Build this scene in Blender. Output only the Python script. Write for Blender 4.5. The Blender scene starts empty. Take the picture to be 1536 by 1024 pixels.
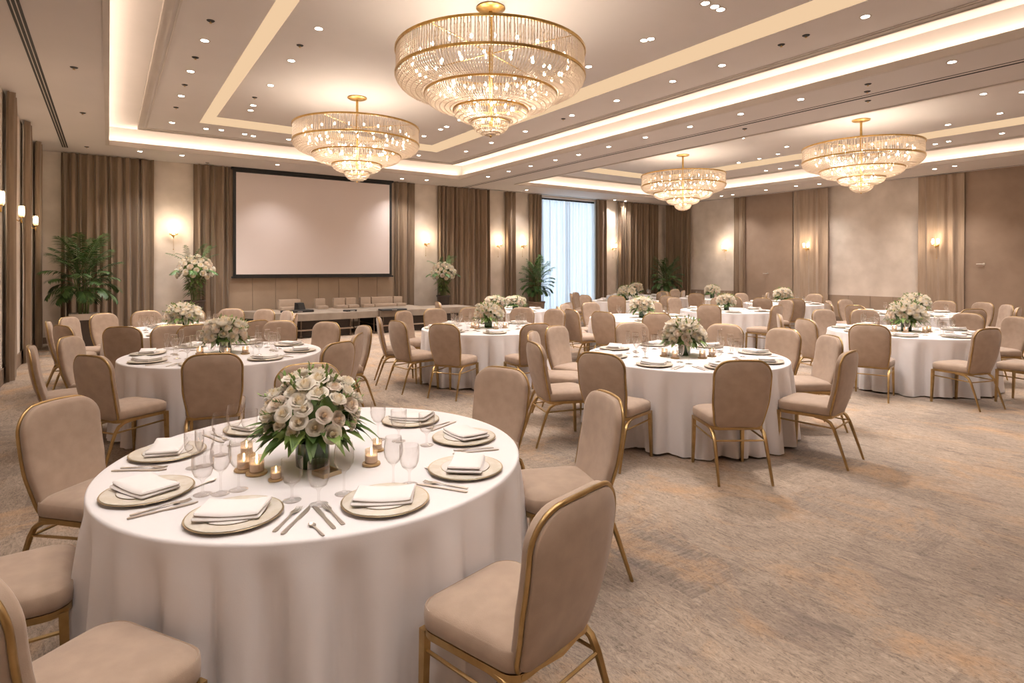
import bpy, math, random
from math import sin, cos, pi, radians
from mathutils import Vector, Matrix

random.seed(11)
C = bpy.context.scene.collection
SC = bpy.context.scene
# ------------------------------------------------------------------ camera
H_EYE = 1.65
F_PX, U0, V_HOR = 881.0, 768.0, 402.0
YAW = radians(34.5)
cam_d = bpy.data.cameras.new('camera'); cam_d.sensor_width = 36.0
cam_d.lens = 36.0 * F_PX / 1536.0
cam_d.shift_y = -(512.0 - V_HOR) / 1536.0
cam_d.clip_start = 0.05
cam = bpy.data.objects.new('camera', cam_d); C.objects.link(cam)
cam.location = (0, 0, H_EYE); cam.rotation_euler = (pi / 2, 0, -YAW)
SC.camera = cam
SY, CY = sin(YAW), cos(YAW)

def cw(xc, zc):                      # camera-aligned ground coordinates -> room X, Y
    return (zc * SY + xc * CY, zc * CY - xc * SY)

def W(u, v, z):                      # where a photo pixel meets the level z
    Z = F_PX * (H_EYE - z) / (v - V_HOR)
    return cw((u - U0) / F_PX * Z, Z)

def on_y(u, Y):                      # X where a pixel column meets the plane Y
    t = (u - U0) / F_PX
    return Y * (SY + t * CY) / (CY - t * SY)

def on_x(u, X):
    t = (u - U0) / F_PX
    return X * (CY - t * SY) / (SY + t * CY)

def zat(x, y, v):                    # height at a ground point seen at photo row v
    Z = x * SY + y * CY
    return H_EYE + (V_HOR - v) * Z / F_PX

# ------------------------------------------------------------------ materials
def new_mat(name):
    m = bpy.data.materials.new(name); m.use_nodes = True
    nt = m.node_tree
    return m, nt, nt.nodes['Principled BSDF']

def pm(name, c1, c2=None, scale=8.0, rough=0.6, metal=0.0, bump=0.0, bscale=None, sheen=0.0, stretch=None, lo=.35, hi=.65, spec=.5):
    m, nt, b = new_mat(name)
    b.inputs['Roughness'].default_value = rough; b.inputs['Metallic'].default_value = metal
    b.inputs['Specular IOR Level'].default_value = spec
    if sheen: b.inputs['Sheen Weight'].default_value = sheen
    c2 = c2 or tuple(x * .93 for x in c1)
    tc = nt.nodes.new('ShaderNodeTexCoord'); n = nt.nodes.new('ShaderNodeTexNoise')
    n.inputs['Scale'].default_value = scale; n.inputs['Detail'].default_value = 4
    src = tc.outputs['Object']
    if stretch:
        mp = nt.nodes.new('ShaderNodeMapping'); mp.inputs['Scale'].default_value = stretch
        nt.links.new(src, mp.inputs[0]); src = mp.outputs[0]
    nt.links.new(src, n.inputs['Vector'])
    r = nt.nodes.new('ShaderNodeValToRGB')
    r.color_ramp.elements[0].color = (*c1, 1); r.color_ramp.elements[1].color = (*c2, 1)
    r.color_ramp.elements[0].position = lo; r.color_ramp.elements[1].position = hi
    nt.links.new(n.outputs[0], r.inputs[0]); nt.links.new(r.outputs[0], b.inputs['Base Color'])
    if bump:
        n2 = nt.nodes.new('ShaderNodeTexNoise'); n2.inputs['Scale'].default_value = bscale or scale * 6
        nt.links.new(src, n2.inputs['Vector'])
        bp = nt.nodes.new('ShaderNodeBump'); bp.inputs['Strength'].default_value = bump; bp.inputs['Distance'].default_value = .01
        nt.links.new(n2.outputs[0], bp.inputs['Height']); nt.links.new(bp.outputs[0], b.inputs['Normal'])
    return m

def emit(name, col, s):
    m = bpy.data.materials.new(name); m.use_nodes = True; nt = m.node_tree; nt.nodes.clear()
    o = nt.nodes.new('ShaderNodeOutputMaterial'); e = nt.nodes.new('ShaderNodeEmission')
    e.inputs[0].default_value = (*col, 1); e.inputs[1].default_value = s
    nt.links.new(e.outputs[0], o.inputs[0]); return m

def mix_mat(name, tcol, tw, gcol, grough, dcol, dw, trans=True, edge=0.0, power=1.0):
    """transparent / glossy / (translucent or diffuse) mix for clear glass, crystal and voile"""
    m = bpy.data.materials.new(name); m.use_nodes = True; nt = m.node_tree; nt.nodes.clear()
    o = nt.nodes.new('ShaderNodeOutputMaterial')
    t = nt.nodes.new('ShaderNodeBsdfTransparent'); t.inputs[0].default_value = (*tcol, 1)
    g = nt.nodes.new('ShaderNodeBsdfGlossy'); g.inputs['Color'].default_value = (*gcol, 1); g.inputs['Roughness'].default_value = grough
    mx = nt.nodes.new('ShaderNodeMixShader')
    lw = nt.nodes.new('ShaderNodeLayerWeight'); lw.inputs[0].default_value = .5
    mr = nt.nodes.new('ShaderNodeMapRange')
    mr.inputs['To Min'].default_value = 1 - tw; mr.inputs['To Max'].default_value = min(1, 1 - tw + edge)
    pw = nt.nodes.new('ShaderNodeMath'); pw.operation = 'POWER'; pw.inputs[1].default_value = power
    nt.links.new(lw.outputs['Facing'], pw.inputs[0]); nt.links.new(pw.outputs[0], mr.inputs[0]); nt.links.new(mr.outputs[0], mx.inputs[0])
    nt.links.new(t.outputs[0], mx.inputs[1]); nt.links.new(g.outputs[0], mx.inputs[2])
    last = mx
    if dw > 0:
        d = nt.nodes.new('ShaderNodeBsdfTranslucent' if trans else 'ShaderNodeBsdfDiffuse'); d.inputs[0].default_value = (*dcol, 1)
        m2 = nt.nodes.new('ShaderNodeMixShader'); m2.inputs[0].default_value = dw
        nt.links.new(mx.outputs[0], m2.inputs[1]); nt.links.new(d.outputs[0], m2.inputs[2]); last = m2
        if trans:
            d2 = nt.nodes.new('ShaderNodeBsdfDiffuse'); d2.inputs[0].default_value = (*dcol, 1)
            ms = nt.nodes.new('ShaderNodeMixShader'); ms.inputs[0].default_value = .5
            nt.links.new(d.outputs[0], ms.inputs[1]); nt.links.new(d2.outputs[0], ms.inputs[2])
            nt.links.new(ms.outputs[0], m2.inputs[2])
    nt.links.new(last.outputs[0], o.inputs[0]); return m

M = {}
M['ceiling'] = pm('ceiling paint', (.63, .58, .555), (.605, .56, .535), 1.2, .75)
M['ceiling_trim'] = pm('ceiling trim paint', (.55, .49, .44), (.51, .455, .41), 2, .6)
M['plaster'] = pm('plaster wall', (.74, .655, .575), (.58, .50, .425), 2.2, .8, bump=.08, bscale=18, lo=.3, hi=.75)
M['plaster_warm'] = pm('plain wall paint', (.56, .46, .38), (.52, .42, .345), 1.6, .8, bump=.08, bscale=30)
M['wainscot'] = pm('taupe wainscot', (.36, .27, .20), (.31, .23, .17), 3, .75, bump=.15)
M['panel_brown'] = pm('brown wall covering', (.34, .245, .18), (.29, .205, .148), 2.0, .8, bump=.15, bscale=40)
M['panel_beige'] = pm('beige wall covering', (.40, .30, .215), (.36, .265, .19), 2.5, .85, bump=.15, bscale=60)
M['base'] = pm('brown baseboard', (.22, .155, .11), None, 4, .5)
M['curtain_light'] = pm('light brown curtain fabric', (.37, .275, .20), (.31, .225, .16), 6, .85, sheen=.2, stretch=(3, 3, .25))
M['curtain'] = pm('brown curtain fabric', (.285, .202, .132), (.222, .154, .10), 6, .85, sheen=.3, stretch=(3, 3, .25))
M['dark'] = pm('black metal', (.012, .011, .011), None, 5, .5)
M['slot'] = pm('dark slot', (.02, .016, .013), None, 5, .7)
M['screen'] = pm('projection fabric', (.80, .71, .68), (.79, .70, .67), 1, .9)
M['fabric'] = pm('taupe chair fabric', (.425, .315, .236), (.375, .275, .205), 14, .82, sheen=.25, bump=.12, bscale=420)
M['gold'] = pm('brushed gold', (.50, .35, .165), (.42, .285, .125), 20, .34, metal=1)
M['brass'] = pm('dark brass', (.55, .36, .13), (.45, .28, .09), 20, .3, metal=1)
M['cloth'] = pm('white tablecloth', (.82, .785, .785), (.80, .765, .765), 2, .8, sheen=.1, bump=.05, bscale=300)
M['napkin'] = pm('white napkin', (.86, .82, .80), None, 4, .85, bump=.06, bscale=400)
M['china'] = pm('white china', (.84, .80, .76), None, 4, .2)
M['charger'] = pm('cream charger', (.72, .665, .585), (.655, .59, .49), 22, .3, lo=.45, hi=.6)
M['goldrim'] = pm('gold rim', (.62, .50, .33), None, 30, .3, metal=.75)
M['steel'] = pm('cutlery steel', (.80, .73, .66), None, 10, .33, metal=.85)
M['leaf'] = pm('green leaf', (.06, .13, .025), (.14, .23, .05), 12, .5)
M['leaf_light'] = pm('light green leaf', (.19, .31, .08), (.27, .38, .11), 12, .5)
M['palm'] = pm('palm leaf', (.028, .075, .02), (.075, .14, .035), 5, .45)
M['palm_light'] = pm('light palm leaf', (.05, .13, .04), (.10, .20, .06), 5, .45)
M['stem'] = pm('stem', (.10, .15, .04), (.14, .16, .06), 8, .6)
M['soil'] = pm('soil', (.03, .022, .016), (.05, .035, .025), 30, .95)
M['vase'] = pm('leaf lined vase', (.04, .085, .025), (.02, .04, .012), 9, .12, stretch=(9, 9, .6))
M['pot_dark'] = pm('dark brown pot', (.06, .042, .034), None, 8, .45)
M['pot_taupe'] = pm('taupe pot', (.30, .215, .155), None, 8, .6)
M['pot_white'] = pm('pale stone planter', (.62, .55, .50), None, 8, .6)
M['stage_top'] = pm('grey stage cover', (.31, .255, .205), (.235, .19, .15), 3, .8, bump=.05)
M['stage_shade'] = pm('stage shade', (.045, .033, .026), None, 4, .7)  # dark tone for the shade beneath the decks
M['stage_leg'] = pm('dark steel leg', (.16, .12, .09), None, 10, .35, metal=.8)
M['bench'] = pm('beige bench fabric', (.36, .27, .20), None, 9, .85)
M['amber'] = pm('amber wood coaster', (.52, .35, .18), (.43, .28, .13), 20, .35)
M['wax'] = pm('candle wax', (.88, .72, .58), None, 10, .5)
M['flame'] = emit('candle flame', (1, .72, .38), 14)
M['bulb'] = emit('warm bulb', (1, .82, .60), 22)
M['bulb_s'] = emit('sconce bulb', (1, .80, .56), 38)
M['lens'] = emit('downlight lens', (1, .89, .76), 22)
M['glow_band'] = emit('glowing cove band', (1.0, .69, .42), .66)  # surface glow stands in for cove light from hidden LEDs
M['glass'] = mix_mat('drinking glass', (.985, .982, .98), .97, (.86, .83, .81), .03, (1, 1, 1), 0, edge=.52, power=2.4)
M['glass_far'] = mix_mat('table glassware', (.985, .982, .98), .86, (1, .98, .96), .04, (1, 1, 1), 0, edge=.8, power=1.8)
M['votive'] = mix_mat('votive glass', (1, .95, .90), .85, (1, .97, .94), .05, (1, .90, .80), .15)
M['crystal'] = mix_mat('chandelier crystal', (1, .96, .91), .5, (1, .93, .84), .10, (1, .90, .79), .66)
M['sheer'] = mix_mat('sheer voile', (.94, .96, 1), .97, (1, 1, 1), .6, (.90, .92, .95), .70)
M['pane'] = mix_mat('window glass', (.97, .985, 1), .94, (1, 1, 1), .02, (1, 1, 1), 0, edge=.4)

def rose_mat(name, rim, mid, core):
    m, nt, b = new_mat(name); b.inputs['Roughness'].default_value = .6
    tc = nt.nodes.new('ShaderNodeTexCoord'); le = nt.nodes.new('ShaderNodeVectorMath'); le.operation = 'LENGTH'
    mp = nt.nodes.new('ShaderNodeMapping'); mp.inputs['Scale'].default_value = (26, 26, 8)
    nt.links.new(tc.outputs['Object'], mp.inputs[0]); nt.links.new(mp.outputs[0], le.inputs[0])
    r = nt.nodes.new('ShaderNodeValToRGB'); r.color_ramp.elements[0].position = .12; r.color_ramp.elements[1].position = .75
    r.color_ramp.elements[0].color = (*core, 1); r.color_ramp.elements[1].color = (*rim, 1)
    e = r.color_ramp.elements.new(.4); e.color = (*mid, 1)
    nt.links.new(le.outputs['Value'], r.inputs[0]); nt.links.new(r.outputs[0], b.inputs['Base Color'])
    tl = nt.nodes.new('ShaderNodeBsdfTranslucent'); ms = nt.nodes.new('ShaderNodeMixShader'); ms.inputs[0].default_value = .38
    nt.links.new(r.outputs[0], tl.inputs[0]); nt.links.new(b.outputs[0], ms.inputs[1]); nt.links.new(tl.outputs[0], ms.inputs[2])
    nt.links.new(ms.outputs[0], nt.nodes['Material Output'].inputs[0])
    return m
M['rose'] = rose_mat('cream rose', (.96, .91, .82), (.95, .86, .70), (.91, .73, .40))
M['rose2'] = rose_mat('blush rose', (.95, .86, .77), (.93, .81, .67), (.90, .66, .40))

def carpet_mat():
    m, nt, b = new_mat('patterned carpet'); b.inputs['Roughness'].default_value = .95
    b.inputs['Specular IOR Level'].default_value = .15
    L = nt.links.new; N = nt.nodes.new
    tc = N('ShaderNodeTexCoord')
    def mapping(rot, sc):
        mp = N('ShaderNodeMapping'); mp.inputs['Rotation'].default_value = (0, 0, rot); mp.inputs['Scale'].default_value = sc
        L(tc.outputs['Object'], mp.inputs[0]); return mp
    def noise(vec, s, d=5, ro=.6, dist=0):
        n = N('ShaderNodeTexNoise'); n.inputs['Scale'].default_value = s; n.inputs['Detail'].default_value = d
        n.inputs['Roughness'].default_value = ro; n.inputs['Distortion'].default_value = dist
        L(vec.outputs[0], n.inputs['Vector']); return n
    def ramp(src, stops):
        r = N('ShaderNodeValToRGB'); el = r.color_ramp.elements
        el[0].position, el[0].color = stops[0][0], (*stops[0][1], 1); el[1].position, el[1].color = stops[-1][0], (*stops[-1][1], 1)
        for p, c in stops[1:-1]:
            e = el.new(p); e.color = (*c, 1)
        L(src, r.inputs[0]); return r
    def mix(fac, a, bb, mode='MIX'):
        x = N('ShaderNodeMix'); x.data_type = 'RGBA'; x.blend_type = mode
        if isinstance(fac, float): x.inputs[0].default_value = fac
        else: L(fac, x.inputs[0])
        L(a, x.inputs[6]); L(bb, x.inputs[7]); return x.outputs[2]
    plain = mapping(0, (1, 1, 1))
    g1 = (.165, .135, .118); g2 = (.50, .405, .33)
    streak_y = noise(mapping(0, (5.5, 1.3, 1)), 4.0, 9, .82, 2.2)
    streak_x = noise(mapping(0, (1.3, 7, 1)), 5.0, 8, .75, .9)
    sy = ramp(streak_y.outputs[0], [(.30, g1), (.45, (.335, .268, .216)), (.56, (.41, .328, .262)), (.70, g2)])
    sx = ramp(streak_x.outputs[0], [(.30, (.14, .117, .102)), (.48, (.275, .222, .183)), (.70, (.43, .35, .285))])
    # planks laid the other way, in blocks
    br = N('ShaderNodeTexBrick'); br.inputs['Scale'].default_value = 1.0
    br.inputs['Color1'].default_value = (0, 0, 0, 1); br.inputs['Color2'].default_value = (1, 1, 1, 1); br.inputs['Mortar'].default_value = (0, 0, 0, 1)
    br.inputs['Mortar Size'].default_value = .004; br.inputs['Brick Width'].default_value = .95; br.inputs['Row Height'].default_value = .48
    br.inputs['Bias'].default_value = -.25
    L(mapping(pi / 2, (1, 1, 1)).outputs[0], br.inputs['Vector'])
    bl = ramp(br.outputs['Color'], [(.60, (0, 0, 0)), (.68, (.85, .85, .85))])
    base = mix(bl.outputs[0], sy.outputs[0], sx.outputs[0])
    big = noise(plain, .55, 4, .6, .4)
    bigr = ramp(big.outputs[0], [(.32, (.66, .655, .66)), (.5, (.98, .98, .98)), (.68, (1.18, 1.15, 1.10))])
    base = mix(1.0, base, bigr.outputs[0], 'MULTIPLY')
    rust = noise(mapping(.3, (1.2, .9, 1)), 1.5, 7, .7, .8)
    rr = ramp(rust.outputs[0], [(.50, (0, 0, 0)), (.68, (.6, .6, .6))])
    rc = N('ShaderNodeRGB'); rc.outputs[0].default_value = (.54, .33, .18, 1)
    base = mix(rr.outputs[0], base, rc.outputs[0])
    blue = noise(mapping(-.4, (2.6, .9, 1)), 1.6, 5, .6, .3)
    brp = ramp(blue.outputs[0], [(.58, (0, 0, 0)), (.72, (.65, .65, .65))])
    bc = N('ShaderNodeRGB'); bc.outputs[0].default_value = (.155, .125, .118, 1)
    base = mix(brp.outputs[0], base, bc.outputs[0])
    fine = noise(mapping(.15, (38, 16, 1)), 1.0, 7, .85, 2.5)
    fr = ramp(fine.outputs[0], [(.34, (.42, .415, .41)), (.48, (.97, .97, .97)), (.66, (1.22, 1.20, 1.18))])
    base = mix(1.0, base, fr.outputs[0], 'MULTIPLY')
    L(base, b.inputs['Base Color'])
    bp = N('ShaderNodeBump'); bp.inputs['Strength'].default_value = .35; bp.inputs['Distance'].default_value = .006
    L(fine.outputs[0], bp.inputs['Height']); L(bp.outputs[0], b.inputs['Normal'])
    return m
M['carpet'] = carpet_mat()

# ------------------------------------------------------------------ mesh building
class MB:
    def __init__(s): s.v = []; s.f = []; s.mi = []; s.cur = 0
    def add(s, vs, fs):
        o = len(s.v); s.v += [tuple(x) for x in vs]; s.f += [tuple(i + o for i in f) for f in fs]; s.mi += [s.cur] * len(fs)
    def box(s, x0, x1, y0, y1, z0, z1):
        vs = [(x, y, z) for z in (z0, z1) for y in (y0, y1) for x in (x0, x1)]
        s.add(vs, [(0, 2, 3, 1), (4, 5, 7, 6), (0, 1, 5, 4), (2, 6, 7, 3), (0, 4, 6, 2), (1, 3, 7, 5)])
    def rings(s, rings, closed=True, cap0=False, cap1=False):
        n = len(rings[0]); vs = [p for r in rings for p in r]; fs = []
        for i in range(len(rings) - 1):
            for j in range(n if closed else n - 1):
                k = (j + 1) % n
                fs.append((i * n + j, i * n + k, (i + 1) * n + k, (i + 1) * n + j))
        if cap0: fs.append(tuple(range(n - 1, -1, -1)))
        if cap1: fs.append(tuple((len(rings) - 1) * n + j for j in range(n)))
        s.add(vs, fs)
    def lathe(s, prof, n=24, c=(0, 0, 0)):
        rs = [[(c[0] + r * cos(2 * pi * j / n), c[1] + r * sin(2 * pi * j / n), c[2] + z) for j in range(n)] for r, z in prof]
        s.rings(rs, True, prof[0][0] > 1e-4, prof[-1][0] > 1e-4)
    def tube(s, pts, rad, n=6, closed=False, cap=True, sq=False):
        pts = [Vector(p) for p in pts]; m = len(pts); rs = []; up = Vector((0, 0, 1)); pn = None
        for i, p in enumerate(pts):
            if closed: t = pts[(i + 1) % m] - pts[i - 1]
            else: t = pts[min(i + 1, m - 1)] - pts[max(i - 1, 0)]
            t.normalize()
            if pn is None:
                a = up if abs(t.z) < .95 else Vector((0, 1, 0))
                pn = (a - t * a.dot(t)).normalized()
            else:
                pn = (pn - t * pn.dot(t))
                pn = pn.normalized() if pn.length > 1e-6 else Vector((1, 0, 0))
            bn = t.cross(pn); r = rad[i] if isinstance(rad, (list, tuple)) else rad
            off = pi / 4 if sq else 0; rr = r * (1.414 if sq else 1)
            rs.append([tuple(p + pn * (rr * cos(2 * pi * j / n + off)) + bn * (rr * sin(2 * pi * j / n + off))) for j in range(n)])
        if closed: rs.append(rs[0]); s.rings(rs)
        else: s.rings(rs, True, cap, cap)
    def sphere(s, c, r, n=10, m=6, sz=1.0):
        s.lathe([(max(r * sin(pi * i / m), 1e-5), -r * sz * cos(pi * i / m)) for i in range(m + 1)], n, c)
    def mesh(s, name, mats, smooth=True, angle=None):
        me = bpy.data.meshes.new(name); me.from_pydata(s.v, [], s.f)
        for mt in (mats if isinstance(mats, (list, tuple)) else [mats]): me.materials.append(mt)
        if any(s.mi): me.polygons.foreach_set('material_index', s.mi)
        if smooth:
            me.polygons.foreach_set('use_smooth', [True] * len(me.polygons))
            if angle: me.set_sharp_from_angle(angle=radians(angle))
        me.update(); return me
    def build(s, name, mats, parent=None, smooth=True, angle=40, loc=None):
        o = bpy.data.objects.new(name, s.mesh(name, mats, smooth, angle)); C.objects.link(o)
        if parent: o.parent = parent
        if loc: o.location = loc
        return o

def link(name, me, parent=None, loc=None, rot=None, scale=None):
    o = bpy.data.objects.new(name, me); C.objects.link(o)
    if parent: o.parent = parent
    if loc: o.location = loc
    if rot: o.rotation_euler = rot
    if scale: o.scale = scale
    return o
def tag(o, label, cat, group=None):
    o['label'] = label; o['category'] = cat
    if group: o['group'] = group
    return o
def thing(name, label, cat, loc=(0, 0, 0), rz=0, group=None):
    o = bpy.data.objects.new(name, None); C.objects.link(o); o.empty_display_size = .1
    o.location = loc; o.rotation_euler = (0, 0, rz)
    return tag(o, label, cat, group)
def struct(o): o['kind'] = 'structure'; return o
def dup(root, loc, rz, label, scale=None):
    r = root.copy(); C.objects.link(r); r.location = loc; r.rotation_euler = (0, 0, rz); r['label'] = label
    if scale: r.scale = scale
    for ch in kids[root.name]:
        c = ch.copy(); C.objects.link(c); c.parent = r
        for g in kids.get(ch.name, []):
            d = g.copy(); C.objects.link(d); d.parent = c
    return r
kids = {}
def remember(root):
    kids[root.name] = list(root.children)
    for c in root.children:
        if c.children: kids[c.name] = list(c.children)

# ------------------------------------------------------------------ room shell
XL, XR, YB, YF, ZC = -1.25, 18.8, 16.3, -3.2, 4.2
mb = MB(); mb.box(XL - .3, XR + .3, YF - .3, YB + .5, -.12, 0); struct(mb.build('floor', M['carpet'], smooth=False))
# walls
WX0, WX1 = on_y(811, 16.22), on_y(895, 16.22)
mb = MB(); mb.box(XL - .2, XL, YF - .2, YB, 0, 4.75); struct(mb.build('wall_left', M['plaster'], smooth=False))
mb = MB(); mb.box(XR, XR + .2, YF - .2, YB, 0, 4.75); struct(mb.build('wall_right', M['plaster'], smooth=False))
mb = MB(); mb.box(XL, XR, YF - .2, YF, 0, 4.75); struct(mb.build('wall_front', M['plaster_warm'], smooth=False))
mb = MB()
mb.box(XL - .2, WX0, YB, YB + .2, 0, 4.75); mb.box(WX1, XR + .2, YB, YB + .2, 0, 4.75); mb.box(WX0, WX1, YB, YB + .2, 4.12, 4.75)
mb.box(WX0, WX1, YB, YB + .2, 0, .06)
struct(mb.build('wall_back', M['plaster'], smooth=False))
# ceiling -------------------------------------------------------------
T1R = (0.0, 8.27, -2.2, 14.68)
T2R = (10.2, 16.8, -2.2, 14.6)
G1R = (1.47, 6.67, -1.0, 12.98)
G2R = (11.15, 14.95, -1.0, 13.1)
def frame(mb, o, i, z0, z1):
    mb.box(o[0], i[0], o[2], o[3], z0, z1); mb.box(i[1], o[1], o[2], o[3], z0, z1)
    mb.box(i[0], i[1], o[2], i[2], z0, z1); mb.box(i[0], i[1], i[3], o[3], z0, z1)
def grow(r, d): return (r[0] - d, r[1] + d, r[2] - d, r[3] + d)
mb = MB()
full = (XL, XR, YF, YB)
mid = (T1R[1] + T2R[0]) / 2
frame(mb, (XL, mid, YF, YB), T1R, ZC, ZC + .07)
frame(mb, (mid, XR, YF, YB), T2R, ZC, ZC + .07)
Z2, Z3 = 4.5, 4.6
for R, G in ((T1R, G1R), (T2R, G2R)):
    A = grow(R, .16)
    frame(mb, grow(A, .06), A, ZC + .07, 4.66)                 # cove upstand
    frame(mb, A, grow(R, -.5), 4.6, 4.66)                      # cove roof
    frame(mb, grow(R, -.5), G, Z2, 4.66)                       # stepped field
    I = grow(G, -.27)
    mb.box(I[0], I[1], I[2], I[3], Z3, Z3 + .06)               # centre field
struct(mb.build('ceiling', M['ceiling'], smooth=False))
# sloping cove bands, emissive in place of hidden LED strip light, and trims
n = 1
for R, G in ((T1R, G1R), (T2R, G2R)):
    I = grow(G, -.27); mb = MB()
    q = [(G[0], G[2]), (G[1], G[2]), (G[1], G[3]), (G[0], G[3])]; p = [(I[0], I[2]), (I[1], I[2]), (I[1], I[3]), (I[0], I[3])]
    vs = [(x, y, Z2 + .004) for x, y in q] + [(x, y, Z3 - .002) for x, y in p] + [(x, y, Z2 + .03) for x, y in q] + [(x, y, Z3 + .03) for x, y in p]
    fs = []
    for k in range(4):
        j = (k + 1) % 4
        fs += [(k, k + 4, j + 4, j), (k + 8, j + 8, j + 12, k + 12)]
    mb.add(vs, fs); struct(mb.build('trim_%d' % n, M['glow_band'], smooth=False)); n += 1
    mb = MB()                                                  # profiled moulding on the stepped field and lip bead
    a = grow(R, -.5)
    frame(mb, grow(a, .012), grow(a, -.015), Z2 - .03, Z2 + .05)
    frame(mb, grow(a, -.015), grow(a, -.09), Z2 - .014, Z2)
    frame(mb, grow(a, -.13), grow(a, -.15), Z2 - .012, Z2)
    frame(mb, grow(R, .05), grow(R, -.012), ZC - .018, ZC + .085)
    struct(mb.build('trim_%d' % n, M['ceiling_trim'], smooth=False)); n += 1
mb = MB()                                                      # partition track, slot diffuser, shadow gaps
mb.box(9.30, 9.34, YF, YB - .02, ZC - .004, ZC + .01)
mb.box(9.20, 9.22, YF, YB - .02, ZC - .003, ZC + .01)
mb.box(-.80, -.70, 1.0, 15.55, ZC - .006, ZC + .01)
mb.box(XR - .22, XR - .19, YF, YB - .2, ZC - .004, ZC + .01)
mb.box(9.5, XR - .2, YB - .22, YB - .19, ZC - .004, ZC + .01)
struct(mb.build('trim_%d' % n, M['slot'], smooth=False)); n += 1
mb = MB()
mb.box(-.775, -.765, 1.0, 15.5, ZC - .010, ZC - .0065); mb.box(-.735, -.725, 1.0, 15.5, ZC - .010, ZC - .0065)
struct(mb.build('trim_%d' % n, M['ceiling_trim'], smooth=False)); n += 1
# baseboards
mb = MB(); mb.box(XL, XL + .02, YF, YB, 0, .22); struct(mb.build('baseboard_left', M['base'], smooth=False))
mb = MB(); mb.box(XL + .02, WX0, YB - .02, YB, 0, .14); mb.box(WX1, XR, YB - .02, YB, 0, .14); struct(mb.build('baseboard_back', M['base'], smooth=False))
mb = MB(); mb.box(XR - .02, XR, YF, YB - .02, 0, .14); struct(mb.build('baseboard_right', M['base'], smooth=False))
# beige panelling behind the screen
px0, px1 = on_y(343, YB), on_y(592, YB)
mb = MB(); k = 8
for i in range(k):
    a = px0 + (px1 - px0) * i / k; b = px0 + (px1 - px0) * (i + 1) / k
    mb.box(a, b - .008, YB - .04, YB, .14, ZC)
struct(mb.build('trim_%d' % n, M['panel_beige'], smooth=False)); n += 1
# right wall: recessed brown doors, plaster panels with wainscot
def ry(u): return on_x(u, XR)
for dn, (ua, ub, hu, hv) in enumerate(((1118, 1190, 1153, 410), (1447, 1560, 1477, 396)), 1):
    y1, y0 = ry(ua), ry(ub)
    mb = MB(); mb.box(XR - .05, XR, y0, y1, 0, ZC)
    d = struct(mb.build('door_%d' % dn, M['panel_brown'], smooth=False))
    hy = ry(hu); hz = zat(XR, hy, hv)
    mb = MB(); mb.lathe([(.03, 0), (.03, .015), (.012, .02), (.012, .05)], 12)
    mb.tube([(0, 0, .045), (.15, 0, .045)], .011, 8)
    h = mb.build('door_handle', M['steel'], d); h.rotation_euler = (0, -pi / 2, pi / 2 * 0); h.rotation_euler = Matrix(((0, 0, -1), (1, 0, 0), (0, -1, 0))).to_euler()
    h.location = (XR - .05, hy, hz)
for ua, ub, vv in ((1037, 1100, 435), (1243, 1376, 444)):
    y1, y0 = ry(ua), ry(ub); zt = zat(XR, (y0 + y1) / 2, vv)
    mb = MB(); k = 4
    for i in range(k):
        a = y0 + (y1 - y0) * i / k; b = y0 + (y1 - y0) * (i + 1) / k
        mb.box(XR - .035, XR, a, b - .01, .14, zt)
    struct(mb.build('trim_%d' % n, M['wainscot'], smooth=False)); n += 1
# window
mb = MB()
fw = .06; yy0, yy1 = YB + .06, YB + .12
xm = (WX0 + WX1) / 2
for a, b in ((WX0, WX0 + fw), (xm - fw / 2, xm + fw / 2), (WX1 - fw, WX1)): mb.box(a, b, yy0, yy1, .06, 4.12)
for a, b in ((.06, .12), (4.06, 4.12)): mb.box(WX0 + fw, WX1 - fw, yy0 + .005, yy1 - .005, a, b)
wf = struct(mb.build('window_1', M['dark'], smooth=False))
mb = MB(); mb.box(WX0 + .02, WX1 - .02, YB + .08, YB + .09, .08, 4.1); mb.build('window_pane', M['pane'], wf, smooth=False)

# ------------------------------------------------------------------ curtains
def curtain_mesh(L, z0, z1, mat, per=.15, amp=.055, seed=1, name='curtain', flat=0.0):
    rnd = random.Random(seed); nx = max(12, int(L / .014)); zs = [z0, z0 + .3, 1.2, 2.2, 3.2, z1 - .25, z1]
    # irregular folds: a running phase whose pace wanders
    ph = [0]; ww = []
    for i in range(nx):
        if i % 9 == 0: pace = rnd.uniform(.55, 1.5)
        ph.append(ph[-1] + 2 * pi * (L / nx) / per * pace)
    am = [rnd.uniform(.6, 1.1) for _ in range(6)]
    mb = MB(); rows = []
    for k, z in enumerate(zs):
        row = []
        for i in range(nx + 1):
            s = i / nx; q = s * 5; a0 = am[int(q) % 6] * (1 - q % 1) + am[(int(q) + 1) % 6] * (q % 1)
            a = amp * a0 * (1 - flat)
            d = a * sin(ph[i]) + .25 * a * sin(2.3 * ph[i] + k * .25) + .006 * sin(k * 1.7 + i * .1)
            x = s * L + .02 * sin(ph[i] * .5 + k * .3)
            x = min(max(x, 0), L)
            row.append((x, d, z))
        rows.append(row)
    back = [[(x, d + .006, z) for x, d, z in r] for r in rows]
    mb.rings(rows, closed=False); mb.rings([list(reversed(r)) for r in back], closed=False)
    return mb.mesh(name, mat)
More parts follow.
